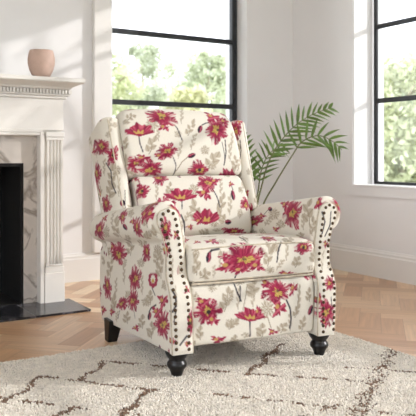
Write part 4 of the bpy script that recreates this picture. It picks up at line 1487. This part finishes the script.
# ------------------------------------------------------------------ palm behind the chair
PX, PY = 2.51, 3.50
palm = tag(empty('potted_palm', (PX, PY, 0)), 'green potted palm with arching fronds standing on the floor behind the armchair', 'plant')
MB().lathe([(0.10, 0.0), (0.105, 0.004), (0.135, 0.26), (0.14, 0.30), (0.132, 0.305), (0.126, 0.29), (0.12, 0.26)], 40).build('pot', M['pot'], palm, smooth=True)
MB().lathe([(0.001, 0.272), (0.06, 0.276), (0.124, 0.27)], 32, cap=False).build('soil', M['soil'], palm, smooth=True)
LAT = Vector((0.852, -0.524, 0))                       # across the fronds' spread
DEP = Vector((0.524, 0.852, 0))


def frond(stem, first, ll, lw, seed, droop=0.5, gap=0.037, tuft=1.0):
    """stem: points (lateral, depth, height) from the pot; leaflets start at index fraction first"""
    rg = random.Random(seed)
    P = [LAT * a + DEP * d + Vector((0, 0, z)) for a, d, z in stem]
    fine = []
    n = len(P)
    for i in range(n - 1):
        p0, p1, p2, p3 = P[max(i - 1, 0)], P[i], P[i + 1], P[min(i + 2, n - 1)]
        for k in range(16):
            t = k / 16
            fine.append(0.5 * (2 * p1 + (p2 - p0) * t + (2 * p0 - 5 * p1 + 4 * p2 - p3) * t * t + (3 * p1 - p0 - 3 * p2 + p3) * t ** 3))
    fine.append(P[-1])
    m = len(fine)
    rads = [0.0055 * (1 - 0.75 * i / m) + 0.0006 for i in range(m)]
    st = MB().tube(fine, rads, 6).build('frond', M['stalk'], palm, smooth=True)
    mb = MB()
    d = 0.0
    start = int(first * (m - 1))
    total = sum((fine[i + 1] - fine[i]).length for i in range(start, m - 1))
    nxt, run = 0.0, 0.0
    for i in range(start, m - 1):
        seg = fine[i + 1] - fine[i]
        while nxt < run + seg.length:
            f = (nxt - run) / seg.length
            base = fine[i].lerp(fine[i + 1], f)
            q = nxt / total
            T = seg.normalized()
            out = T.cross(DEP).normalized()
            for sd in (-1, 1):
                L = ll * (0.55 + 0.75 * math.sin(PI * min(1, (q * 0.72 + 0.22)))) * rg.uniform(0.85, 1.1) * (1 - 0.35 * q * q)
                fw = 0.45 + 0.85 * q
                dr = (out * sd * 1.0 + T * fw + DEP * rg.uniform(-0.35, 0.35) + Vector((0, 0, 0.25))).normalized()
                wd = lw * rg.uniform(0.85, 1.15)
                wv = dr.cross(DEP).normalized() * 0.8 + DEP * rg.uniform(-0.7, 0.7)
                wv = (wv - dr * wv.dot(dr)).normalized()
                nn = dr.cross(wv)
                pts = []
                K = 6
                for k in range(K + 1):
                    t = k / K
                    c = base + dr * L * t + Vector((0, 0, -droop * L * t * t * (0.15 + 0.9 * q)))
                    w = wd * math.sin(PI * (0.08 + 0.92 * t) ** 0.75) if k < K else 0.0004
                    w = max(w, 0.0004)
                    pts += [c - wv * w, c + nn * w * 0.35, c + wv * w]
                fs = []
                for k in range(K):
                    o = k * 3
                    fs += [(o, o + 1, o + 4, o + 3), (o + 1, o + 2, o + 5, o + 4)]
                mb.add(pts, fs)
            nxt += gap
        run += seg.length
    mb.build('leaflets', M['frond'], st, smooth=True)


frond([(0, 0, .29), (-.003, 0, .52), (.028, .01, .662), (.064, .02, .785), (.12, .03, .895), (.218, .04, 1.012), (.334, .05, 1.092), (.463, .06, 1.141)], .50, .125, .0095, 3, .22)
frond([(0, 0, .29), (.028, -.01, .521), (.107, -.02, .674), (.206, -.04, .84), (.267, -.05, .926), (.359, -.06, .963), (.445, -.06, .932), (.506, -.06, .877)], .50, .125, .0095, 5, .32)
frond([(0, 0, .29), (-.009, .02, .521), (.009, .05, .631), (.028, .08, .742), (.064, .11, .828), (.113, .14, .877), (.187, .16, .895)], .42, .115, .008, 8, .4)
frond([(0, 0, .29), (-.015, 0, .521), (-.046, .01, .662), (-.071, .02, .785), (-.089, .03, .877), (-.101, .04, .981)], .45, .13, .011, 12, .4)
frond([(0, 0, .29), (-.03, .06, .521), (-.06, .14, .70), (-.10, .22, .84), (-.15, .30, .92)], .45, .13, .010, 15, .5)

# ------------------------------------------------------------------ outside
MB().box(-60, 90, -40, 120, -0.62, -0.5).build('ground', M['lawn'], kind='structure')


def tree(x, y, h, r, rgb, seed, label, n=7000, leaf=0.13, name='tree', squash=1.0):
    rg = np.random.default_rng(seed)
    root = tag(empty(name, (x, y, -0.5)), label, 'tree', 'trees in the garden beyond the windows')
    mb = MB()
    mb.tube([(0, 0, 0), (0.05 * r, 0, h * 0.3), (0, 0.04 * r, h * 0.6), (0, 0, h * 0.9)], [0.05 * r + .05, 0.04 * r + .04, 0.03 * r + .02, 0.02], 8)
    for k in range(6):
        a = k * 1.05
        z = h * (0.3 + 0.08 * k)
        mb.tube([(0, 0, z), (r * 0.4 * math.cos(a), r * 0.4 * math.sin(a), z + h * 0.1), (r * 0.7 * math.cos(a), r * 0.7 * math.sin(a), z + h * 0.16)], [0.05, 0.035, 0.012], 6)
    mb.build('trunk', M['bark'], root, smooth=True)
    nb = 60                                           # leafy lobes
    th = rg.uniform(0, 2 * PI, nb)
    zz = np.concatenate([rg.uniform(0.04, 0.95, nb - 12), rg.uniform(0.04, 0.25, 12)])
    env = np.sin(PI * (0.22 + 0.76 * zz)) ** 0.75 * squash
    rr = r * env * np.sqrt(rg.uniform(0.15, 1, nb)) * 0.75
    C = np.stack([rr * np.cos(th), rr * np.sin(th), zz * h], 1)
    S = r * rg.uniform(0.24, 0.42, nb) * (1.1 - 0.5 * zz)
    k = rg.integers(0, nb, n)
    d = rg.normal(size=(n, 3)); d /= np.linalg.norm(d, axis=1)[:, None]
    p = C[k] + d * (S[k] * rg.uniform(0.55, 1.05, n))[:, None]
    p[:, 2] = np.clip(p[:, 2], 0.03 * h, None)
    a = rg.normal(size=(n, 3)); a /= np.linalg.norm(a, axis=1)[:, None]
    b = np.cross(a, rg.normal(size=(n, 3))); b /= np.linalg.norm(b, axis=1)[:, None]
    L = (leaf * rg.uniform(0.6, 1.3, n))[:, None]
    V = np.stack([p - a * L, p + b * L * 0.5, p + a * L, p - b * L * 0.5], 1).reshape(-1, 3)
    F = np.arange(4 * n).reshape(-1, 4)
    np_mesh('crown', V, F, leaf_mat('foliage', rgb), root, smooth=False)
    return root


TREES = [  # foliage colours are paled to carry the bright outdoor haze
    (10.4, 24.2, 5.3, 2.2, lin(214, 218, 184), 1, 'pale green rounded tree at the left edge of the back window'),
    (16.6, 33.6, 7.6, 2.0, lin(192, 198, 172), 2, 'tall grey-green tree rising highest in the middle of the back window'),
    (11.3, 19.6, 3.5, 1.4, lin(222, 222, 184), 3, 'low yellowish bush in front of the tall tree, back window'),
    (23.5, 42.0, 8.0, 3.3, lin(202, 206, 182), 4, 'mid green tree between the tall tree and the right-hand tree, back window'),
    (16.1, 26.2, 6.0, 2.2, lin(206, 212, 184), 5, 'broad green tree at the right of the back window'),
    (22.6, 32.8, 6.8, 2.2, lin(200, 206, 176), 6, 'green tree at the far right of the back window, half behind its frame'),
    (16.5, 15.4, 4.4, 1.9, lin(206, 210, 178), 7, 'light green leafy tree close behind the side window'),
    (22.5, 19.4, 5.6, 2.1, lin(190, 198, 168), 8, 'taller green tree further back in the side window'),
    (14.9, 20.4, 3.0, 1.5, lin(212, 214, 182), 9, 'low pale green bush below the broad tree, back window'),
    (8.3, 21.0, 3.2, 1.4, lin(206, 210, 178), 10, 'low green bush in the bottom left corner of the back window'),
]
for x, y, h, r, c, sd, lb in TREES:
    tree(x, y, h, r, c, sd, lb)

# sparse tree whose branches dapple the sunlight on the fireplace wall
rgs = random.Random(5)
st = tag(empty('tree', (5.2, 1.5, -0.5)), 'slender sparse tree close outside the side window, beyond the edge of the photo', 'tree')
mb = MB()
mb.tube([(0.5, 0.8, 0), (0.45, 0.75, 1.5), (0.4, 0.6, 2.9), (0.2, 0.4, 4.2)], [0.05, 0.04, 0.03, 0.012], 8)
lf = MB()
for k in range(46):
    o = Vector((rgs.uniform(-0.9, 0.6), rgs.uniform(-1.0, 0.9), rgs.uniform(2.3, 4.2)))
    dr = Vector((1, rgs.uniform(-0.2, 0.2), rgs.uniform(0.7, 1.3))).normalized()
    L = rgs.uniform(0.5, 1.0)
    mb.tube([o, o + dr * L * 0.5 + Vector((0, 0, 0.03)), o + dr * L], [0.010, 0.008, 0.003], 5)
    for q in range(12):
        t = rgs.uniform(0.1, 1.05)
        c = o + dr * L * t
        a = (dr + Vector((rgs.uniform(-.5, .5), rgs.uniform(-.5, .5), rgs.uniform(-.5, .5)))).normalized() * rgs.uniform(0.06, 0.11)
        b = a.cross(Vector((rgs.uniform(-1, 1), rgs.uniform(-1, 1), rgs.uniform(-1, 1)))).normalized() * 0.03
        lf.add([c, c + a * 0.5 + b, c + a, c + a * 0.5 - b], [(0, 1, 2, 3)])
mb.build('trunk', M['bark'], st, smooth=True)
lf.build('crown', leaf_mat('foliage', lin(150, 170, 110)), st)
